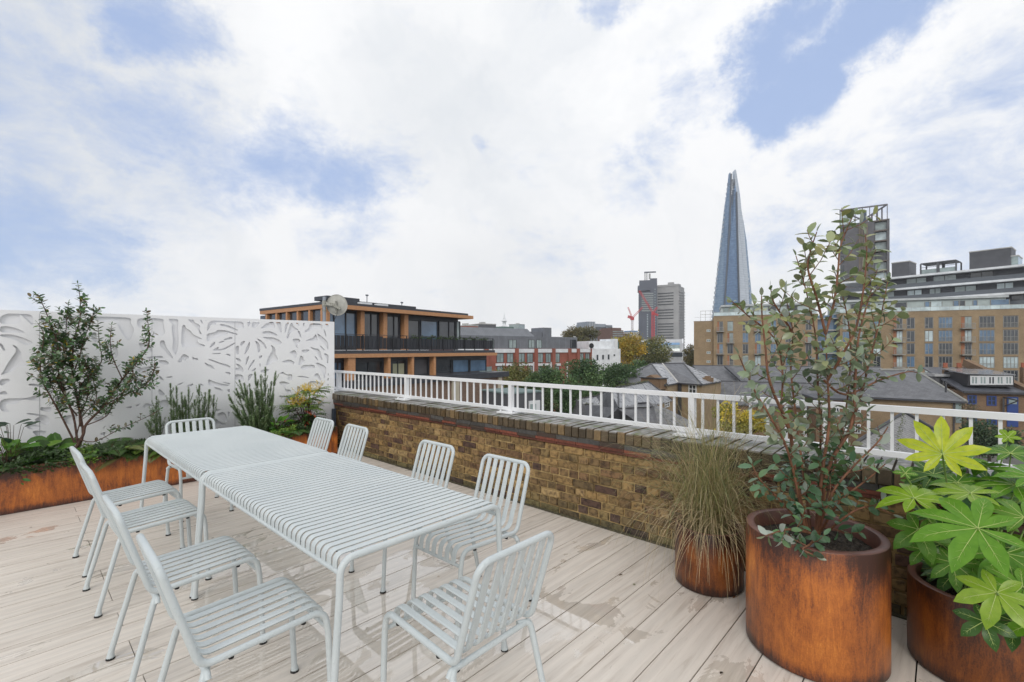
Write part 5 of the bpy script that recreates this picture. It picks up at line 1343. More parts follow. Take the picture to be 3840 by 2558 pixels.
# ---------------------------------------------------------------- glass spire
def spire():
    Y=745.; root=thing('glass_skyscraper',P3(W(2748,1165,Y),GZ),'very tall tapering glass skyscraper ending in a split pointed top','skyscraper')
    def fm(name,c,c2,r=.16):
        m=bpy.data.materials.new(name); m.use_nodes=True; t=m.node_tree; new,link=NT(t); bs=t.nodes['Principled BSDF']
        tc=new('ShaderNodeTexCoord'); sx=new('ShaderNodeSeparateXYZ'); link(tc,'Object',sx,0)
        w=new('ShaderNodeMath',operation='MULTIPLY'); link(sx,2,w,0); w.inputs[1].default_value=1/3.8
        fr=new('ShaderNodeMath',operation='FRACT'); link(w,0,fr,0); g=new('ShaderNodeMath',operation='GREATER_THAN'); link(fr,0,g,0); g.inputs[1].default_value=.24
        mp=new('ShaderNodeMapping'); mp.inputs['Scale'].default_value=(.12,.12,.26); link(tc,'Object',mp,0)
        n=new('ShaderNodeTexNoise',inp={'Scale':1.6,'Detail':7.,'Roughness':.75}); link(mp,0,n,0)
        cr=new('ShaderNodeValToRGB'); link(n,0,cr,0); e=cr.color_ramp.elements; e[0].position=.4;e[0].color=(*c,1);e[1].position=.68;e[1].color=(*c2,1)
        mx=new('ShaderNodeMixRGB',blend_type='MULTIPLY'); iv=new('ShaderNodeMath',operation='SUBTRACT'); iv.inputs[0].default_value=1; link(g,0,iv,1)
        ml=new('ShaderNodeMath',operation='MULTIPLY'); link(iv,0,ml,0); ml.inputs[1].default_value=.35; link(ml,0,mx,0); link(cr,0,mx,1); mx.inputs[2].default_value=(.5,.55,.6,1)
        link(mx,0,bs,'Base Color'); bs.inputs['Roughness'].default_value=r; bs.inputs['Metallic'].default_value=.25; return m
    A=fm('shaded_blue_tower_glass',(.055,.12,.24),(.15,.26,.43)); B=fm('lit_tower_glass',(.42,.47,.54),(.55,.60,.66)); Cc=fm('mid_blue_tower_glass',(.13,.22,.34),(.28,.38,.50))  # same tower glass in several tones, each facet's lighting painted into its colour
    def P(px,py,dy=0): return W(px,py,Y+dy)
    def face(name,pts,m,th=4):
        mb=MB(); n=len(pts); nrm=(pts[1]-pts[0]).cross(pts[2]-pts[0]).normalized()
        if nrm.dot(pts[0])>0: nrm=-nrm
        back=[p-nrm*th for p in pts]
        mb.add(pts+back,[tuple(range(n)),tuple(range(n,2*n))[::-1]]+[(i,(i+1)%n,n+(i+1)%n,n+i) for i in range(n)]); mb.build(name,m,root)
    # shards of glass: left flank, front, pale right flank, outer right
    face('left_facet',[P(2660,1290,14),P(2708,1290,-2),P(2737,845,-1),P(2740,650,0),P(2735,690,6),P(2716,775,10)],Cc)
    face('front_facet',[P(2704,1290,-6),P(2776,1290,-14),P(2770,1000,-11),P(2762,720,-6),P(2757,690,-3),P(2750,708,-3),P(2742,738,-4),P(2722,1020,-5)],A)
    face('pale_facet',[P(2774,1290,-12),P(2816,1290,2),P(2806,1050,3),P(2788,830,3),P(2766,700,2),P(2758,638,1),P(2755,642,1),P(2760,760,-4)],B)
    face('right_facet',[P(2800,1290,2),P(2829,1290,22),P(2818,1100,20),P(2800,905,16),P(2788,826,12),P(2781,840,8),P(2789,1000,5)],Cc)
    face('rear_left_blade',[P(2700,1290,30),P(2760,1290,30),P(2743,725,12),P(2739,646,6),P(2736,652,6),P(2725,760,14)],Cc)
    face('rear_right_blade',[P(2740,1290,34),P(2824,1290,34),P(2776,735,16),P(2760,636,8),P(2757,636,8),P(2754,725,14)],B)
    k=MB()
    for a,b in(((2708,1290),(2737,845)),((2776,1290),(2762,720)),((2737,845),(2742,652))):
        k.bar(P(*a,-16 if a[0]>2700 else 0),P(*b,-8),2.0,2.0)
    k.build('glazing_seam',mat('dark_seam',(.05,.065,.09),.5),root)
    k=MB()
    for i in range(9): 
        y=690+i*8; k.bar(P(2744,y,-4),P(2756,y-3,-4),.8,.8)
    for x in(2746,2751,2755): k.bar(P(x,770,-4),P(x,672,-2),.8,.8)
    k.build('spire_steelwork',mat('dark_steelwork',(.08,.09,.11),.5),root)
    # ragged glass fins where the facets run past each other
    rnd=random.Random(6)
    for i in range(34):
        u=i/34; y=1280-u*600; xl=2660+(2735-2660)*(1280-y)/(1280-650); 
        k=MB(); p=P(xl-1.2-rnd.random()*1.2,y,8); k.obox(p,cw(2.2,0,0),cw(0,1,0),(0,0,4.5)); k.build('glass_fin',B,root)
        k=MB(); xr=2829-(2829-2760)*((1280-y)/(1280-650))**1.06; p=P(xr+.2+rnd.random()*1.3,y,16); k.obox(p,cw(1.4,0,0),cw(0,1,0),(0,0,4.)); k.build('glass_fin',B,root)
spire()
# ---------------------------------------------------------------- brick apartments and the dark terraces above
def apartments():
    f=Fac(2676,127,3840,103.5); rnd=random.Random(8)
    root=thing('apartment_building',P3(f.P(10,0,0),GZ),'long yellow brick apartment building with rows of windows and small balconies','building')
    zt=f.z(2676,1187); Sg0,Sg1=f.s(3066),f.s(3150); SE=f.s(3900)
    k=MB(); f.box(k,0,Sg0,GZ,zt,-14,0); f.box(k,Sg1,SE+8,GZ,zt,-14,0); f.box(k,f.s(2602),-.01,GZ,zt-1.2,-14,-1.5); k.build('wall',YB,root)
    k=MB(); f.box(k,-.05,Sg0+.05,zt,zt+.12,-.5,.06); f.box(k,Sg1-.05,SE+8,zt,zt+.12,-.5,.06); f.box(k,f.s(2602)-.05,-.02,zt-1.2,zt-1.08,-14,-1.45); k.build('coping',flat('stone_coping',(.26,.22,.17)),root)
    k=MB(); f.box(k,Sg0+.01,Sg1-.01,GZ,zt-.2,-8,-3.0); k.build('stair_glazing',GL_B,root)
    for i in range(7): k=MB(); z=zt-1-i*2.95; f.box(k,Sg0+.02,Sg1-.02,z-.25,z,-2.99,-1.5); k.build('landing',CONC,root)
    Yr=f.Y(3700); rows=[]
    for y0,h in((1186.6,42),(1238,42),(1287,42),(1338,42)): rows.append((CAMZ-(y0-YH)/F*Yr,CAMZ-(y0+h-YH)/F*Yr))
    rows.append((rows[3][0]-3.05,rows[3][1]-3.05)); rows.append((rows[3][0]-6.1,rows[3][1]-6.1))
    cols=[(2690,2711,'b0'),(2728,2749,'b1'),(2785,2806,'w'),(2831,2853,'b0'),(2890,2911,'w'),(2946,2967,'w'),(3021,3044,'b1'),
          (3160,3186,'w'),(3208,3234,'w'),(3275,3302,'w'),(3350,3384,'b'),(3400,3430,'w'),(3468,3499,'w'),(3520,3571,'W'),(3604,3643,'b'),(3672,3729,'W'),(3762,3818,'W'),(3856,3880,'w')]
    for p0,p1,kd in cols:
        for r_,(z1,z0) in enumerate(rows):
            s0,s1=f.s(p0),f.s(p1)
            bal=(kd=='b') or (kd in('b0','b1') and (r_%2==int(kd[1])))
            gm=rnd.choice([GL_P,GL_D,GL_D,GL_B,GL_L,GL_D,GL_B])
            k=MB(); fw=.09
            if bal: f.box(k,s0,s0+(s1-s0)*.36,z0,z1,.005,.03,1); a0=s0+(s1-s0)*.36
            else: a0=s0
            f.box(k,a0-.03,a0+fw,z0,z1,.004,.05); f.box(k,s1-fw,s1+.03,z0,z1,.004,.05); f.box(k,a0,s1,z1-fw,z1,.004,.05); f.box(k,a0,s1,z0,z0+fw,.004,.05)
            nm={'w':1,'W':3}.get(kd,1)
            for i in range(nm): c=a0+(s1-a0)*((i+1)/(nm+1) if nm>1 else .45); f.box(k,c-.05,c+.05,z0+fw,z1-fw,.006,.045)
            if kd=='w': f.box(k,a0+fw,a0+(s1-a0)*.45,z0+(z1-z0)*.28,z0+(z1-z0)*.33,.006,.045)
            w=k.build('window',[GF,WOODP],root); g=MB(); f.box(g,a0+.02,s1-.02,z0+.02,z1-.02,-.02,.003); g.build('pane',gm,w)
            k=MB(); f.box(k,s0-.05,s1+.05,z1,z1+.10,.003,.02); k.build('head_shadow',flat('shadow_gap',(.05,.04,.03)) if 'shadow_gap' not in bpy.data.materials else bpy.data.materials['shadow_gap'],w)  # dark strip paints the shade above the window head
            if kd=='W': 
                k=MB(); f.box(k,s0,s1,z0+1.0,z0+1.06,.06,.10)
                for i in range(16): c=s0+(s1-s0)*i/15; f.box(k,c-.012,c+.012,z0,z0+1.,.07,.09)
                k.build('railing',RAIL,w)
            if bal:
                k=MB(); f.box(k,s0-.25,s1+.25,z0-.22,z0-.08,.03,1.3)
                for t in(s0-.22,s1+.17): f.box(k,t,t+.05,z0-.08,z0+1.05,1.2,1.27); f.box(k,t,t+.05,z0+1.0,z0+1.05,.03,1.2); 
                f.box(k,s0-.2,s1+.2,z0+1.0,z0+1.06,1.2,1.27)
                for i in range(15): c=s0-.2+(s1-s0+.4)*i/14; f.box(k,c-.015,c+.015,z0-.08,z0+1.,1.21,1.25)
                k.build('balcony',RAIL,w)
    # bathroom windows on the plain flank
    h=f.off(-1.5)
    for y in(1236,1273,1318,1352): window(h,root,2650,y,2664,y+9,WF,GL_P,1,fw=.08)
    # glazed penthouse
    e=f.off(-2.2); zp=e.z(3700,1118)
    k=MB(); f.box(k,f.s(2707),Sg0,zt,zp-.2,-12,-2.2); f.box(k,Sg1,f.s(3795),zt,zp,-12,-2.2); k.build('penthouse_wall',flat('pale_green_panel',(.36,.42,.42),.4),root)
    k=MB(); f.box(k,f.s(2705),Sg0+.2,zp-.2,zp+.3,-12.2,-1.6); f.box(k,Sg1-.2,f.s(3800),zp,zp+.5,-12.2,-1.6); k.build('penthouse_roof',flat('pale_metal_edge',(.40,.43,.44),.5),root)
    for p0,p1,m in((2712,2733,GL_P),(2735,2752,GL_P),(2772,2786,GL_P),(2822,2845,GL_P),(2880,2910,GL_D),(2950,2990,GL_D),(3190,3222,GL_D),(3228,3262,GL_D),(3356,3400,GL_D),(3468,3485,GL_B),(3490,3532,GL_L),(3575,3595,GL_B),(3598,3618,GL_D),(3648,3664,GL_B),(3714,3784,GL_B)):
        k=MB(); e.box(k,e.s(p0),e.s(p1),zt+.1,zp-.45,.01,.06); w=k.build('penthouse_window',m,root); k=MB()
        for q in(p0,p1): e.box(k,e.s(q)-.06,e.s(q)+.06,zt+.1,zp-.45,.061,.12)
        k.build('frame',GF,w)
    k=MB()
    for a0,b0 in((0.,Sg0),(Sg1,SE)):
        t=a0
        f.box(k,a0,b0,zt+1.08,zt+1.14,-.45,-.39)
        while t<b0: f.box(k,t,t+.05,zt+.12,zt+1.1,-.45,-.40); t+=1.8
        f.box(k,a0,b0,zt+.2,zt+1.05,-.43,-.42,1)
    k.build('terrace_balustrade',[RAIL,GL_L],root)
    k=MB(); h=f.off(-4); zz=zt-1.08
    for t in range(5): a=f.s(2627)+t*1.25; f.box(k,a,a+.08,zz,zz+3.0,-4,-3.9)
    f.box(k,f.s(2627),0.,zz+2.9,zz+3.,-4,-3.9); f.box(k,f.s(2627),0.,zz+1.9,zz+1.98,-4,-3.9); f.box(k,f.s(2605),0.,zz+1.0,zz+1.06,-1.7,-1.64)
    k.build('roof_frame',RAIL,root)
    # far-left bracket and aerial shapes beside the flank
    # the long dark terraced block behind
    g=Fac(3172,137,3840,108.5); z=lambda y:g.z(3840,y)
    r=thing('terraced_building',P3(g.P(5,0,0),GZ),'dark grey terraced building with long white balcony bands behind the brick apartments','building')
    lv=[z(990),z(1041.5),z(1093),z(1143),z(1190)]; SE=g.s(3960)
    for i in range(4):
        k=MB(); g.box(k,-.5 if i else g.s(3230),SE,lv[i+1],lv[i]-.5,-16,-1.8 if i else -2.2); k.build('recessed_wall',GREYP,r)
        k=MB(); g.box(k,-2.,SE,lv[i]-.5,lv[i],-17,.2*i); k.build('white_band',WHT,r)
        rr=random.Random(i); t=3. if i else g.s(3390)
        while t<SE-6:
            w_=rr.uniform(2.2,4.6); k=MB(); g.box(k,t,t+w_,lv[i+1]+.25,lv[i]-.75,-1.79 if i else -2.19,-1.7 if i else -2.1); w=k.build('window',rr.choice([GL_P,GL_L,GL_D,GL_P]),r); k=MB()
            for u in(0,.5,1.): g.box(k,t+w_*u-.06,t+w_*u+.06,lv[i+1]+.25,lv[i]-.75,(-1.69 if i else -2.09),(-1.62 if i else -2.02))
            k.build('frame',DF,w); t+=w_+rr.uniform(1.2,4.5)
        k=MB(); g.box(k,-1.5,SE,lv[i+1]+.02,lv[i+1]+1.05,.2*(i+1)-.25,.2*(i+1)-.2); k.build('glass_balustrade',mat('grey_glass_rail',(.10,.115,.135),.12),r)
    for p0,p1,y0,y1,m in((3627,3786,943,1004,GREYP),(3333,3400,985,1030,GREYP),(3786,3812,958,990,GL_P)):
        k=MB(); g.box(k,g.s(p0),g.s(p1),lv[0]-.02,g.z(p0,y0),-9,-2.5); k.build('roof_plant_room',m,r)
        k=MB(); g.box(k,g.s(p0)-.1,g.s(p1)+.1,g.z(p0,y0),g.z(p0,y0)+.25,-9.1,-2.4); k.build('roof_edge',CONC,r)
    k=MB(); a0,a1=g.s(3444),g.s(3578); zt2=g.z(3444,985)
    g.box(k,a0,a1,zt2-.2,zt2,-8,-2)
    for u in(0,.48,.52,1.): g.box(k,a0+(a1-a0)*u-.15,a0+(a1-a0)*u+.15,lv[0],zt2-.2,-2.3,-2.0); g.box(k,a0+(a1-a0)*u-.15,a0+(a1-a0)*u+.15,lv[0],zt2-.2,-8,-7.7)
    g.box(k,a0,a1,lv[0]+1.9,lv[0]+2.,-2.2,-2.1); k.build('roof_pergola',GREYP,r)
    k=MB(); g.box(k,a0,a1,lv[0],lv[0]+1.4,-2.4,-2.31); k.build('roof_glass_screen',GL_P,r)
    # slim dark tower with an open steel crown
    t=Fac(3150,158,3333,150); q=thing('residential_tower',P3(t.P(5,0,0),GZ),'dark grey residential tower with an open steel crown, rising behind the potted shrub','tower')
    zt3=t.z(3333,820); s1=t.L
    k=MB(); t.box(k,0,s1*.72,GZ,zt3,-16,0); t.box(k,s1*.72,s1,GZ,zt3,-16,-1.6); t.box(k,s1-.5,s1+.2,GZ,zt3,-1.6,.1); k.build('wall',flat('grey_brown_cladding',(.10,.10,.11),.6),q)
    n=18
    for i in range(n):
        zz=zt3-3.3*i
        k=MB(); t.box(k,s1*.70,s1,zz-.4,zz,-1.6,.1); k.build('floor_slab',flat('brown_slab',(.13,.11,.10)) if 'brown_slab' not in bpy.data.materials else bpy.data.materials['brown_slab'],q)
        k=MB(); t.box(k,s1*.73,s1-.6,zz-3.2,zz-.5,-1.59,-1.2); k.build('window',[GL_P,GL_L,GL_P,GL_D][i%4],q)
        k=MB(); t.box(k,s1*.02,s1*.09,zz-3.,zz-.5,.01,.12); k.build('window',GL_D,q)
    for u in(.40,.45,.50,.55): 
        k=MB(); t.box(k,s1*u,s1*u+.45,GZ,zt3-.5,.01,.22); k.build('bronze_fin',flat('bronze_fin_metal',(.15,.125,.105)) if 'bronze_fin_metal' not in bpy.data.materials else bpy.data.materials['bronze_fin_metal'],q)
    k=MB(); zl,zr_=t.z(3154,789),t.z(3327,767); st=mat('grey_steel_frame',(.16,.16,.18),.5); zbk=zr_-1.5
    def pl(u): return s1*u
    k.bar(t.P(0,0,zl),t.P(pl(.97),0,zr_),.35,.45); k.bar(t.P(pl(.97),0,zr_),t.P(pl(.45),-14,zl-1.2),.35,.4); k.bar(t.P(0,0,zl),t.P(pl(.45),-14,zl-1.2),.35,.4)
    for u in(0,.17,.32,.47,.62,.78,.97): k.bar(t.P(pl(u),0,zt3),t.P(pl(u),0,zl+(zr_-zl)*u/.97),.22)
    for u in(.2,.4,.6,.8): 
        A_=t.P(pl(.97),0,0).lerp(t.P(pl(.45),-14,0),u); zz=zr_+(zl-1.2-zr_)*u; k.bar((A_.x,A_.y,zt3),(A_.x,A_.y,zz),.4)
    k.build('steel_crown',st,q)
    k=MB(); t.box(k,s1*.0,s1*.25,zt3,zl-.6,-.4,-.3); k.build('crown_glass',GL_L,q)
    k=MB(); t.box(k,s1*.42,s1*.55,zt3,zt3+4.2,-6,-3); k.build('roof_plant_room',flat('blue_plant_room',(.11,.14,.18)),q)
apartments()
# ================================================================= roofs just below the terrace, and the trees
def slab(mb,pts,t=.16,mi=0,tint=1.):
    n=len(pts); lo=[p-Vector((0,0,t)) for p in pts]
    mb.add(list(pts)+lo,[tuple(range(n)),tuple(range(n,2*n))[::-1]]+[(i,n+i,n+(i+1)%n,(i+1)%n) for i in range(n)],mi,tint)
def wallrun(mb,pts,ztop,back=.5,th=.3,zb=None):
    zb=GZ if zb is None else zb
    q=[p+ (Vector((p.x,p.y,0)).normalized()*back) for p in pts]
    for a,b in zip(q,q[1:]):
        d=(b-a); n=Vector((d.y,-d.x,0)).normalized(); 
        if n.dot(a)<0: n=-n
        mb.add([Vector((p.x,p.y,z)) for z in(zb,ztop) for p in(a,b,b+n*th,a+n*th)],[(0,1,5,4),(1,2,6,5),(2,3,7,6),(3,0,4,7),(4,5,6,7),(0,3,2,1)])
def ridge(mb,a,b,r=.14,mi=0): mb.tube([a,b],r,6,mi)
def slatetex(name,c1,c2,rough,s=1.3,r2=None):
    m=mat(name,c1,rough,c2,1.1,bump=.0,rough2=r2,detail=8.); t=m.node_tree; new,link=NT(t); bs=t.nodes['Principled BSDF']
    tc=new('ShaderNodeTexCoord'); sx=new('ShaderNodeSeparateXYZ'); link(tc,'Object',sx,0); ad=new('ShaderNodeMath',operation='ADD'); link(sx,0,ad,0); link(sx,1,ad,1)
    cb=new('ShaderNodeCombineXYZ'); link(ad,0,cb,0); link(sx,2,cb,1)
    b=new('ShaderNodeTexBrick',inp={'Scale':s,'Mortar Size':.02,'Color1':(1,1,1,1),'Color2':(.80,.80,.82,1),'Mortar':(.55,.55,.55,1)}); b.inputs['Row Height'].default_value=.13; b.inputs['Brick Width'].default_value=.5; link(cb,0,b,0)
    src=bs.inputs['Base Color'].links[0].from_socket; mx=new('ShaderNodeMixRGB',blend_type='MULTIPLY'); mx.inputs[0].default_value=1; t.links.new(src,mx.inputs[1]); link(b,0,mx,2); link(mx,0,bs,'Base Color')
    bp=new('ShaderNodeBump',inp={'Strength':.5,'Distance':.03}); link(b,1,bp,'Height'); bp.invert=True; link(bp,0,bs,'Normal'); return m
SL1=slatetex('dark_slates',(.115,.118,.13),(.185,.19,.205),.5); SL2=slatetex('wet_sheen_slates',(.24,.25,.27),(.46,.47,.49),.22,1.3,.35); SL3=slatetex('mossy_stone_slates',(.20,.20,.19),(.36,.35,.34),.4,.8)  # wet slates lightened: sky sheen of the bright slopes painted into the colour
def house_a():
    ze,zr=-3.8,-1.0
    P=lambda a,b:Pz(a,b,ze); eL,eF,v,eR,eRR=P(2312,1432.5),P(2502,1442.6),P(2542,1435),P(2632,1441),P(2704,1429); A,B,Cc=Pz(2443,1364,zr),Pz(2484,1364,zr),Pz(2563,1362,zr)
    bL=eL+cw(2,12,0); bR=eRR+cw(0,9,0)
    r=thing('slate_roof_house',(A.x,A.y,GZ),'yellow brick house with a large hipped slate roof, one slope with a painted wet shine','house')
    for pts,m in(((eL,eF,A),SL1),((eF,v,B,A),SL2),((v,eR,Cc,B),SL1),((eR,eRR,Cc),SL2),((eL,A,B,bL),SL1),((B,Cc,eRR,bR,bL),SL1)):
        k=MB(); slab(k,pts); k.build('roof_slope',m,r)
    k=MB()
    for a,b in((eF,A),(eR,Cc),(A,B),(B,Cc),(eL,A)): ridge(k,a,b,.13)
    k.build('ridge_tile',LEAD,r); k=MB(); ridge(k,v,B,.16); k.build('valley_flashing',flat('pale_lead_flashing',(.42,.41,.39)),r)
    k=MB(); wallrun(k,[eL,eF,v,eR,eRR],ze-.15,.5); k.build('wall',YB,r)
    k=MB()
    for a,b in((eL,eF),(eF,v),(v,eR),(eR,eRR)): k.bar(a-Vector((0,0,.12)),b-Vector((0,0,.12)),.16,.2)
    k.build('gutter',LEAD,r)
    f=Fac(2542,v.y*CT+v.x*ST+.45,2632,eR.y*CT+eR.x*ST+.45)
    window(f,r,2583,1441,2612,1492,WF,GL_D,1,2,fw=.14,inset=.05); window(f,r,2583,1512,2612,1560,WF,GL_D,1,2,fw=.14,inset=.05)
    k=MB(); f.box(k,f.s(2546),f.s(2556),GZ,ze-.2,.0,.25); k.build('downpipe',LEAD,r)
    f=Fac(2403,73,2474,70); d=MB(); f.box(d,0,f.L,f.z(2403,1455),f.z(2403,1417),-1.7,0)
    k=MB(); m=f.L/2; z0,z1=f.z(2403,1417),f.z(2403,1411); a=f.P(m-1.2,0,z0),f.P(m+1.2,0,z0),f.P(m,0,z1+.3); b=f.P(m-1.2,-1.7,z0),f.P(m+1.2,-1.7,z0),f.P(m,-1.7,z1+.3)
    d.add([*a,*b],[(0,1,2),(3,5,4),(0,2,5,3),(1,4,5,2)]); d.build('brick_dormer',OB,r); f.box(k,-.2,f.L+.2,z0,z0+.14,-1.8,.2); k.build('dormer_coping',LEAD,r)
    f=Fac(2634,76,2661,75); d=MB(); f.box(d,0,f.L,f.z(2634,1432),f.z(2634,1416),-1.2,0); f.box(d,f.L*.3,f.L*.7,f.z(2634,1416),f.z(2634,1410),-1,0); d.build('brick_dormer',OB,r)
def house_b():
    r=thing('low_slate_roof_house',(*Pz(2318,1453,-3.2)[:2],GZ),'nearer low house seen through the railing, with wet slates painted with pale sheen and moss along its ridges','house')
    T=Pz(2431,1432,-3.2); T2=Pz(2318,1453,-3.2); e2=Pz(2462,1515,-5.8)
    M=(T,T2,e2); q=lambda x,y,m=M:RP(m,x,y)
    def roof(pts,m): k=MB(); slab(k,pts); k.build('roof_slope',m,r)
    v1,v2,v3=q(2320,1530),q(2356,1530),q(2392,1514)
    roof([T,q(2478,1462),q(2521,1501),e2,q(2437,1512),v3,v2,v1,q(2289,1467),T2],SL2)
    # dark slope turned to the left, and the lower pale slope beyond it
    L=(T2,v1,Pz(2236,1487,-4.6)); ql=lambda x,y:RP(L,x,y)
    roof([T2,q(2289,1467),v1,ql(2255,1519),ql(2236,1487)],SL1)
    a0=ql(2236,1487); N=(a0,ql(2255,1519),Pz(2157,1498,-5.2)); qn=lambda x,y:RP(N,x,y)
    roof([a0,ql(2255,1519),qn(2195,1518),Pz(2157,1498,-5.2)],SL2)
    # long dark front slope
    a=qn(2195,1518); b=v2; dn=-cw(0,3.4,0)-Vector((0,0,3.2)); D=(a,b,a+dn); qd=lambda x,y:RP(D,x,y)
    roof([a,v1,b,qd(2392,1514),qd(2437,1511),qd(2452,1524),qd(2480,1640),qd(2190,1640)],SL1)
    G=(Pz(2157,1498,-5.2),a,Pz(2085,1548,-7.6)); qg=lambda x,y:RP(G,x,y)
    roof([Pz(2157,1498,-5.2),a,qg(2190,1600),qg(2085,1548)],slatetex('ribbed_lead_roof',(.14,.14,.15),(.22,.22,.23),.4,2.))
    E=(qd(2445,1513),Pz(2592,1580,-6.8),Pz(2480,1640,-8.6)); qe=lambda x,y:RP(E,x,y)
    roof([qe(2447,1514),qe(2505,1535),qe(2592,1580),qe(2592,1612),qe(2478,1640)],SL2)
    k=MB()
    for p_,q_ in((T,T2),(T2,a0),(T,q(2521,1501)),(qd(2392,1514),qd(2437,1511)),(Pz(2157,1498,-5.2),a0),(a,b),(T2,v1)): ridge(k,p_+Vector((0,0,.05)),q_+Vector((0,0,.05)),.10)
    k.build('ridge_tile',LEAD,r)
    k=MB(); wallrun(k,[e2+cw(0,.1,0),q(2521,1501)+cw(0,.1,0)],-5.95,.3,2.); k.build('gable_wall',YB,r)
    k=MB(); c=Pz(2300,1560,-8.6); wallrun(k,[qg(2085,1548)+cw(0,2,0),qd(2190,1640)+cw(0,1,0),qd(2480,1640)+cw(0,1,0),qe(2592,1612)+cw(0,1,0)],-9.6,.3,2.); k.build('wall',YB,r)
    f=Fac(2462,(e2.y*CT+e2.x*ST)+.25,2521,(lambda w:w.y*CT+w.x*ST)(q(2521,1501))+.25); window(f,r,2492,1508,2509,1530,WF,GL_D,1,1,fw=.12)
    rnd=random.Random(3); k=MB()
    for p_,q_ in((T,T2),(T2,a0),(a,b),(a0,Pz(2157,1498,-5.2))):
        n=int((q_-p_).length*26)
        for i in range(n): u=rnd.random(); leaf4(k,p_.lerp(q_,u)+rv(rnd,.13)+Vector((0,0,.1)),rv(rnd)+Vector((0,0,.3)),rv(rnd),.15,.13,vary(rnd,(.11,.13,.05)))
    k.build('moss',FAR_LEAF,r)
def long_roofs():
    def gab(name,lb,p0,p1,yr0,yr1,zr,dz,dy,extra=0.,mt=None,hip=False):
        a,b=Pz(p0,yr0,zr),Pz(p1,yr1,zr); dn=-cw(0,dy,0)-Vector((0,0,dz)); up=cw(0,dy,0)-Vector((0,0,dz))
        r=thing(name,(a.x,a.y,GZ),lb,'house'); k=MB(); slab(k,(a,b,b+dn,a+dn)); k.build('roof_slope',mt or SL1,r); k=MB(); slab(k,(b,a,a+up,b+up)); k.build('roof_slope',mt or SL1,r)
        k=MB(); ridge(k,a,b,.12); k.build('ridge_tile',LEAD,r); k=MB(); wallrun(k,[a+dn,b+dn],zr-dz-.15,.4,dy*1.6); k.build('wall',OB,r)
        return r,a,b,dn
    r,a,b,dn=gab('long_slate_roof_building','long low building with a plain slate roof in front of the brick apartments',2598,3300,1371,1377,-2.,3.,8.)
    k=MB(); q=W(2721,1372,98); k.bar(q+dn*.05,q+dn*1.0,.9,.35); k.build('party_wall',LEAD,r)
    for px,py,nm,lb in((2845,1385,'chimney','x'),):
        k=MB(); c=W(px,py,100); k.box(c.x-.6,c.x+.6,c.y-.6,c.y+.6,c.z-3,c.z+.6); k.tube([c+Vector((0,0,.6)),c+Vector((0,0,1.2))],.2,8); k.build('chimney',OB,r)
    k=MB(); c=W(2772,1412,95); k.box(c.x-1.2,c.x+1.2,c.y-.5,c.y+.5,c.z-.5,c.z+.5); k.build('roof_window',WHT,r)
    k=MB(); c=W(3015,1433,93); k.box(c.x-1.4,c.x+1.4,c.y-.5,c.y+.5,c.z-.6,c.z+.6); k.build('roof_window',WHT,r)
    r,a,b,dn=gab('second_slate_roof_building','second lower slate-roofed range nearer the railing, partly behind the potted shrub',2652,3150,1428,1440,-4.,3.4,5.5)
    # right hipped house
    ze,zr=-6.,-2.; e0,e1=Pz(3252,1488,ze),Pz(3625,1506,ze); A,B=Pz(3300,1387,zr),Pz(3429,1386,zr); b1=e1+cw(3,26,0); b0=e0+cw(0,26,0)
    r=thing('hipped_roof_house',(A.x,A.y,GZ),'plain buff brick house with a wide hipped slate roof right of the potted shrub','house')
    for pts in((e0,e1,B,A),(e1,b1,B),(b1,b0,A,B),(b0,e0,A)): k=MB(); slab(k,pts); k.build('roof_slope',SL1,r)
    k=MB(); ridge(k,B,e1,.22); ridge(k,A,B,.2); k.build('ridge_tile',flat('pale_mossy_ridge',(.24,.24,.22)),r)
    k=MB(); k.bar(e0-Vector((0,0,.15)),e1-Vector((0,0,.15)),.3,.3); k.build('gutter',LEAD,r)
    f=Fac(3252,e0.y*CT+e0.x*ST+.5,3610,e1.y*CT+e1.x*ST+.5); k=MB(); f.box(k,.3,f.L-.1,GZ,ze-.2,-20,0); k.build('wall',YB,r)
    k=MB(); f.box(k,f.s(3583),f.s(3605),ze-3.2,ze-.25,.01,.12); k.build('corner_window',GL_P,r)
    for p in(3574,3258): k=MB(); f.box(k,f.s(p),f.s(p)+.16,GZ,ze-.3,.01,.2); k.build('downpipe',LEAD,r)
    k=MB(); c=W(3547,1447,70); k.tube([c-Vector((0,0,1)),c+Vector((0,0,.5))],.13,8); k.build('flue',LEAD,r)
    # brick range beside it, mostly behind the shrub
    f=Fac(3060,68,3250,66); r=thing('brick_outbuilding',P3(f.P(2,0,0),GZ),'brown brick building with white sash windows, behind the stems of the potted shrub','building')
    k=MB(); f.box(k,0,f.L,GZ,f.z(3100,1500),-6,0); k.build('wall',OB,r); k=MB(); f.box(k,-.3,f.L+.3,f.z(3100,1500),f.z(3100,1492),-6.3,.3); k.build('roof',LEAD,r)
    for p in(3085,3125,3165,3205): window(f,r,p,1525,p+22,1560,WF,GL_D,1,1,fw=.12); window(f,r,p,1590,p+22,1625,WF,GL_D,1,1,fw=.12)
    # warehouse with blue joinery and long dormer
    ze,zr=-6.,-2.2; f=Fac(3600,84,3900,80); r=thing('warehouse_building',P3(f.P(2,0,0),GZ),'old brown brick warehouse with blue windows and a long white-framed roof dormer','building')
    k=MB(); f.box(k,f.s(3612),f.s(3990),GZ,ze,-18,0); k.build('wall',OB,r)
    s0,s1=f.s(3606),f.s(3806); P=f.P
    k=MB(); slab(k,(P(s0,.5,ze),P(f.s(3870),.5,ze),P(f.s(3800),-16,zr),P(f.s(3604),-16,zr)),.25); k.build('roof_slope',slatetex('blue_grey_slates',(.11,.12,.145),(.19,.20,.23),.32),r)
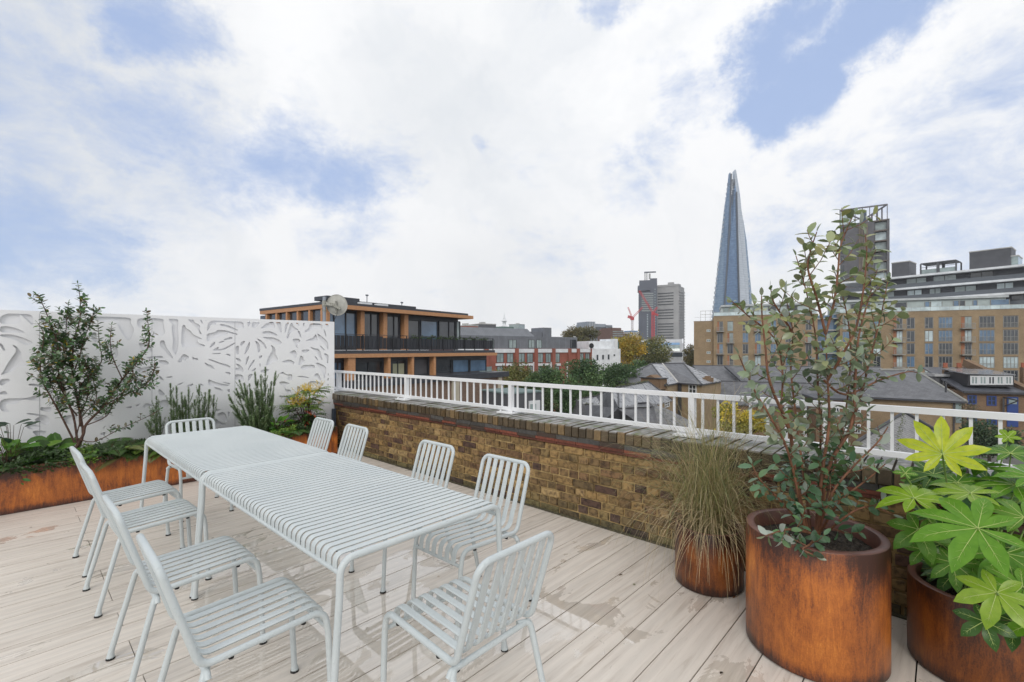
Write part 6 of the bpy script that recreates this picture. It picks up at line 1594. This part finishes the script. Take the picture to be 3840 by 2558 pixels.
    k=MB(); k.bar(P(f.s(3872),.6,ze-.3),P(f.s(3803),-16,zr+1.),1.,1.4); k.build('parapet_gable',OB,r); k=MB(); k.bar(P(s0,.6,ze-.1),P(f.s(3880),.6,ze-.1),.35,.35); k.build('gutter',LEAD,r)
    for p,o in((3543,-10),(3594,-12),(3838,-12)): 
        k=MB(); g=f.off(o); g.box(k,g.s(p),g.s(p+16),ze,g.z(p,1378),-1.2,0); q=k.build('chimney',OB,r); k=MB()
        for u in(4,11): c=g.P(g.s(p+u),-.6,g.z(p,1378)); k.tube([c,c+Vector((0,0,.9))],.22,8)
        k.build('chimney_pot',flat('terracotta_pot_%d'%p,(.28,.09,.05)),q)
    g=f.off(-1.2); k=MB(); g.box(k,g.s(3630),g.s(3804),g.z(3700,1449),g.z(3700,1403),-9,-.1); w=k.build('dormer',DF,r)
    k=MB(); k.add([g.P(g.s(3614),.3,g.z(3700,1401)),g.P(g.s(3806),.3,g.z(3700,1403)),g.P(g.s(3806),-9,g.z(3700,1390)),g.P(g.s(3614),-9,g.z(3700,1388)),g.P(g.s(3614),.3,g.z(3700,1404)),g.P(g.s(3806),.3,g.z(3700,1406)),g.P(g.s(3806),-9,g.z(3700,1394)),g.P(g.s(3614),-9,g.z(3700,1392))],[(0,1,2,3),(4,7,6,5),(0,4,5,1),(1,5,6,2),(2,6,7,3),(3,7,4,0)]); k.build('dormer_roof',flat('wet_lead_roof',(.25,.26,.28),.15),w)
    for i in range(5):
        a0=3638+i*32; window(g,r,a0,1409,a0+31,1443,WF,[GL_P,GL_P,GL_D,GL_P,GL_P][i],1,0,inset=.02,fw=.24)
    for p0,p1,y0,y1 in((3628,3662,1481,1516),(3700,3736,1484,1521),(3628,3662,1560,1590),(3700,3738,1560,1592)): window(f,r,p0,y0,p1,y1,BLUEP,GL_D,1,1,inset=.02,fw=.2)
    k=MB(); f.box(k,f.s(3775),f.s(3817),f.z(3790,1600),f.z(3790,1488),.02,.14); d=k.build('loading_door',BLUEP,r); k=MB(); f.box(k,f.s(3781),f.s(3811),f.z(3790,1515),f.z(3790,1494),.141,.16); k.build('pane',GL_P,d)
    k=MB(); c=f.P(f.s(3757),.5,0); z0,z1=f.z(3757,1545),f.z(3757,1490); k.bar((c.x,c.y,z0),(c.x,c.y,z1),.25); e=f.P(f.s(3785),2.5,z1-.3); k.bar((c.x,c.y,z1),e,.2); k.bar((c.x,c.y,z0+1),e,.14); k.build('hoist_bracket',LEAD,r)
    # cluster of flat roofs between
    f=Fac(3440,92,3610,90); r=thing('flat_roof_house',P3(f.P(2,0,0),GZ),'small mansard house with a white sash window between the hipped roof and the blue-windowed warehouse','house')
    k=MB(); f.box(k,0,f.L,GZ,f.z(3500,1445),-8,0); k.build('wall',OB,r); k=MB(); f.box(k,f.s(3500),f.L,f.z(3500,1445),f.z(3500,1412),-8,-.5); k.build('mansard_wall',SL1,r)
    k=MB(); f.box(k,f.s(3505),f.s(3590),f.z(3500,1412),f.z(3500,1403),-8,0); k.build('roof',flat('wet_flat_roof',(.42,.43,.44),.15),r); window(f.off(-.4),r,3535,1422,3551,1442,WF,GL_D,0,0,inset=.02,fw=.2)
    # pyramid roof of stone slates close below
    zt,zb=-6.3,-10.; A=Pz(3393,1547,zt); a,b,c=Pz(3215,1662,zb),Pz(3350,1745,zb),Pz(3545,1640,zb); d=c+(a-b)
    r=thing('stone_slate_roof_house',(A.x,A.y,GZ),'steep pale mossy slate roof just over the wall behind the big-leaved plant','house')
    for pts,m in(((a,b,A),SL3),((b,c,A),SL3),((c,d,A),SL1),((d,a,A),SL1)): k=MB(); slab(k,pts); k.build('roof_slope',m,r)
    k=MB(); ridge(k,A,a+Vector((0,0,.15)),.26); ridge(k,A,c+Vector((0,0,.15)),.26); k.build('dark_verge',LEAD,r); k=MB(); wallrun(k,[a,b,c],zb-.2,.6,3); k.build('wall',OB,r)
    rnd=random.Random(13); k=MB()
    for i in range(260): u=rnd.random(); leaf4(k,A.lerp(b,u)+rv(rnd,.22)+Vector((0,0,.1)),rv(rnd)+Vector((0,0,.3)),rv(rnd),.12,.11,vary(rnd,(.10,.13,.03)))
    k.build('moss',FAR_LEAF,r)
house_a(); house_b(); long_roofs()
# ---------------------------------------------------------------- trees
def tree(cx,cy,rx,ry,Y,cols,label,n=5000,ls=.36,seed=0,name='tree',group=None,clumps=34,pointy=0.,trunk=True):
    rnd=random.Random(seed+cx); c=W(cx,cy,Y); sx=rx/F*Y; sz=ry/F*Y; root=thing(name,(c.x,c.y,GZ),label,'tree',group)
    cl=[]
    for i in range(clumps):
        while 1:
            p=rv(rnd)
            if p.length<1: break
        p=p.normalized()*(p.length**.45)*.78
        if pointy: k=1-pointy*max(0,p.z); p.x*=k;p.y*=k
        cl.append((Vector((p.x*sx,p.y*sx,p.z*sz)),rnd.uniform(.24,.44)*min(sx,sz)*1.0, rnd.uniform(.62,1.35),rnd.choice(cols)))
    mb=MB()
    for i in range(int(n*1.25)):
        q,r,k,col=cl[rnd.randrange(clumps)]
        d=rv(rnd).normalized()
        if rnd.random()<.08: r*=1.5
        p=q+Vector((d.x*r*1.25,d.y*r*1.25,d.z*r*.95))*(rnd.random()**.35)
        l=ls*rnd.uniform(.6,1.3); leaf4(mb,c+p,(d+rv(rnd,.9)+Vector((0,0,-.2))),rv(rnd)+d,l,l*.62,vary(rnd,tuple(v*k for v in col),.22))
    mb.build('crown',FAR_LEAF,root)
    t=MB(); r0=max(.18,sx*.06); b=Vector((c.x,c.y,GZ)); t.tube([b,b.lerp(c,.5)+rv(rnd,.2),c],[r0*1.3,r0,r0*.5],8)
    for i in range(12):
        q=cl[i][0]; s=b.lerp(c,rnd.uniform(.78,1.)); e=c+q*.9; t.tube([s,(s+e)/2+Vector((0,0,-.1*sz)),e],[r0*.4,r0*.25,r0*.08],5)
    t.build('trunk',TRUNK,root)
dkg=[(.075,.14,.05),(.10,.165,.06),(.055,.105,.045)]; olv=[(.16,.17,.05),(.12,.145,.045),(.20,.19,.06)]; yel=[(.48,.32,.03),(.40,.28,.035),(.30,.26,.04)]; bro=[(.15,.13,.05),(.19,.15,.055),(.11,.11,.045)]
tree(1920,1440,92,80,76,olv,'olive green tree just past the end of the cedar building',5200,.34)
tree(2055,1445,78,82,70,dkg,'dark green tree in front of the red brick block, left of the tallest dark one',5200,.34,1)
tree(2185,1425,75,84,73,dkg,'tallest dark green tree, in front of where red brick meets white render',5600,.34,2)
tree(2325,1425,74,72,78,dkg,'dark green tree against the white rendered block',5200,.34,3)
tree(2400,1398,46,48,96,dkg,'rounded dark green tree under the yellow tree, beside the hipped slate roof',3600,.4,4)
tree(2250,1500,95,60,66,dkg,'low dark green tree seen through the railing below the tallest dark one',4200,.3,5)
tree(2010,1520,75,60,60,[(.07,.11,.045),(.09,.13,.05)],'low mid green tree seen through the railing beside the charcoal annexe',3600,.3,6)
tree(2362,1312,64,62,160,yel,'golden yellow autumn tree below the red crane',6000,.6,7)
tree(2452,1325,76,60,185,olv,'broad olive green tree to the right of the golden one',6000,.65,8)
tree(2592,1335,30,45,165,bro,'narrow olive tree squeezed against the left end of the brick apartments',2400,.55,9)
tree(2178,1262,76,40,210,bro,'brownish thinning tree on the skyline above the zinc roof',5200,.7,10)
tree(2775,1575,105,62,30,[(.50,.40,.05),(.38,.35,.06),(.28,.28,.06)],'bright yellow-olive shrubby tree seen through the railing behind the drooping grass',5200,.17,11)
tree(3705,1650,85,72,52,[(.045,.08,.04),(.07,.11,.05)],'bushy dark evergreen below the blue-windowed warehouse',5600,.26,12)
tree(3640,1560,34,60,60,[(.10,.10,.06)],'thin bare-looking tree against the brown brick warehouse wall',500,.2,13)
tree(2050,1620,260,70,52,[(.05,.09,.04)],'spreading low green tree hidden mostly under the coping line',3000,.3,14)
tree(2125,1490,60,85,64,dkg,'narrow dark green tree in the gap below the red brick block',4600,.3,15)
tree(1985,1470,50,60,72,olv,'small olive tree between the cedar building and the dark green trees',3000,.3,16)
# ---------------------------------------------------------------- the slightly misty air over the city
def haze():
    mb=MB(); mb.box(-150,1150,-420,1150,GZ-2,300)
    m=bpy.data.materials.new('haze'); m.use_nodes=True; t=m.node_tree; new,link=NT(t)
    t.nodes.remove(t.nodes['Principled BSDF']); out=[n for n in t.nodes if n.type=='OUTPUT_MATERIAL'][0]
    pv=new('ShaderNodeVolumePrincipled'); pv.inputs['Color'].default_value=(.93,.96,1,1); pv.inputs['Density'].default_value=.00022; pv.inputs['Anisotropy'].default_value=.2
    t.links.new(pv.outputs[0],out.inputs['Volume'])
    o=mb.build('haze',m); tag(o,'faint bluish haze over the distant skyline','haze',kind='stuff')
haze()
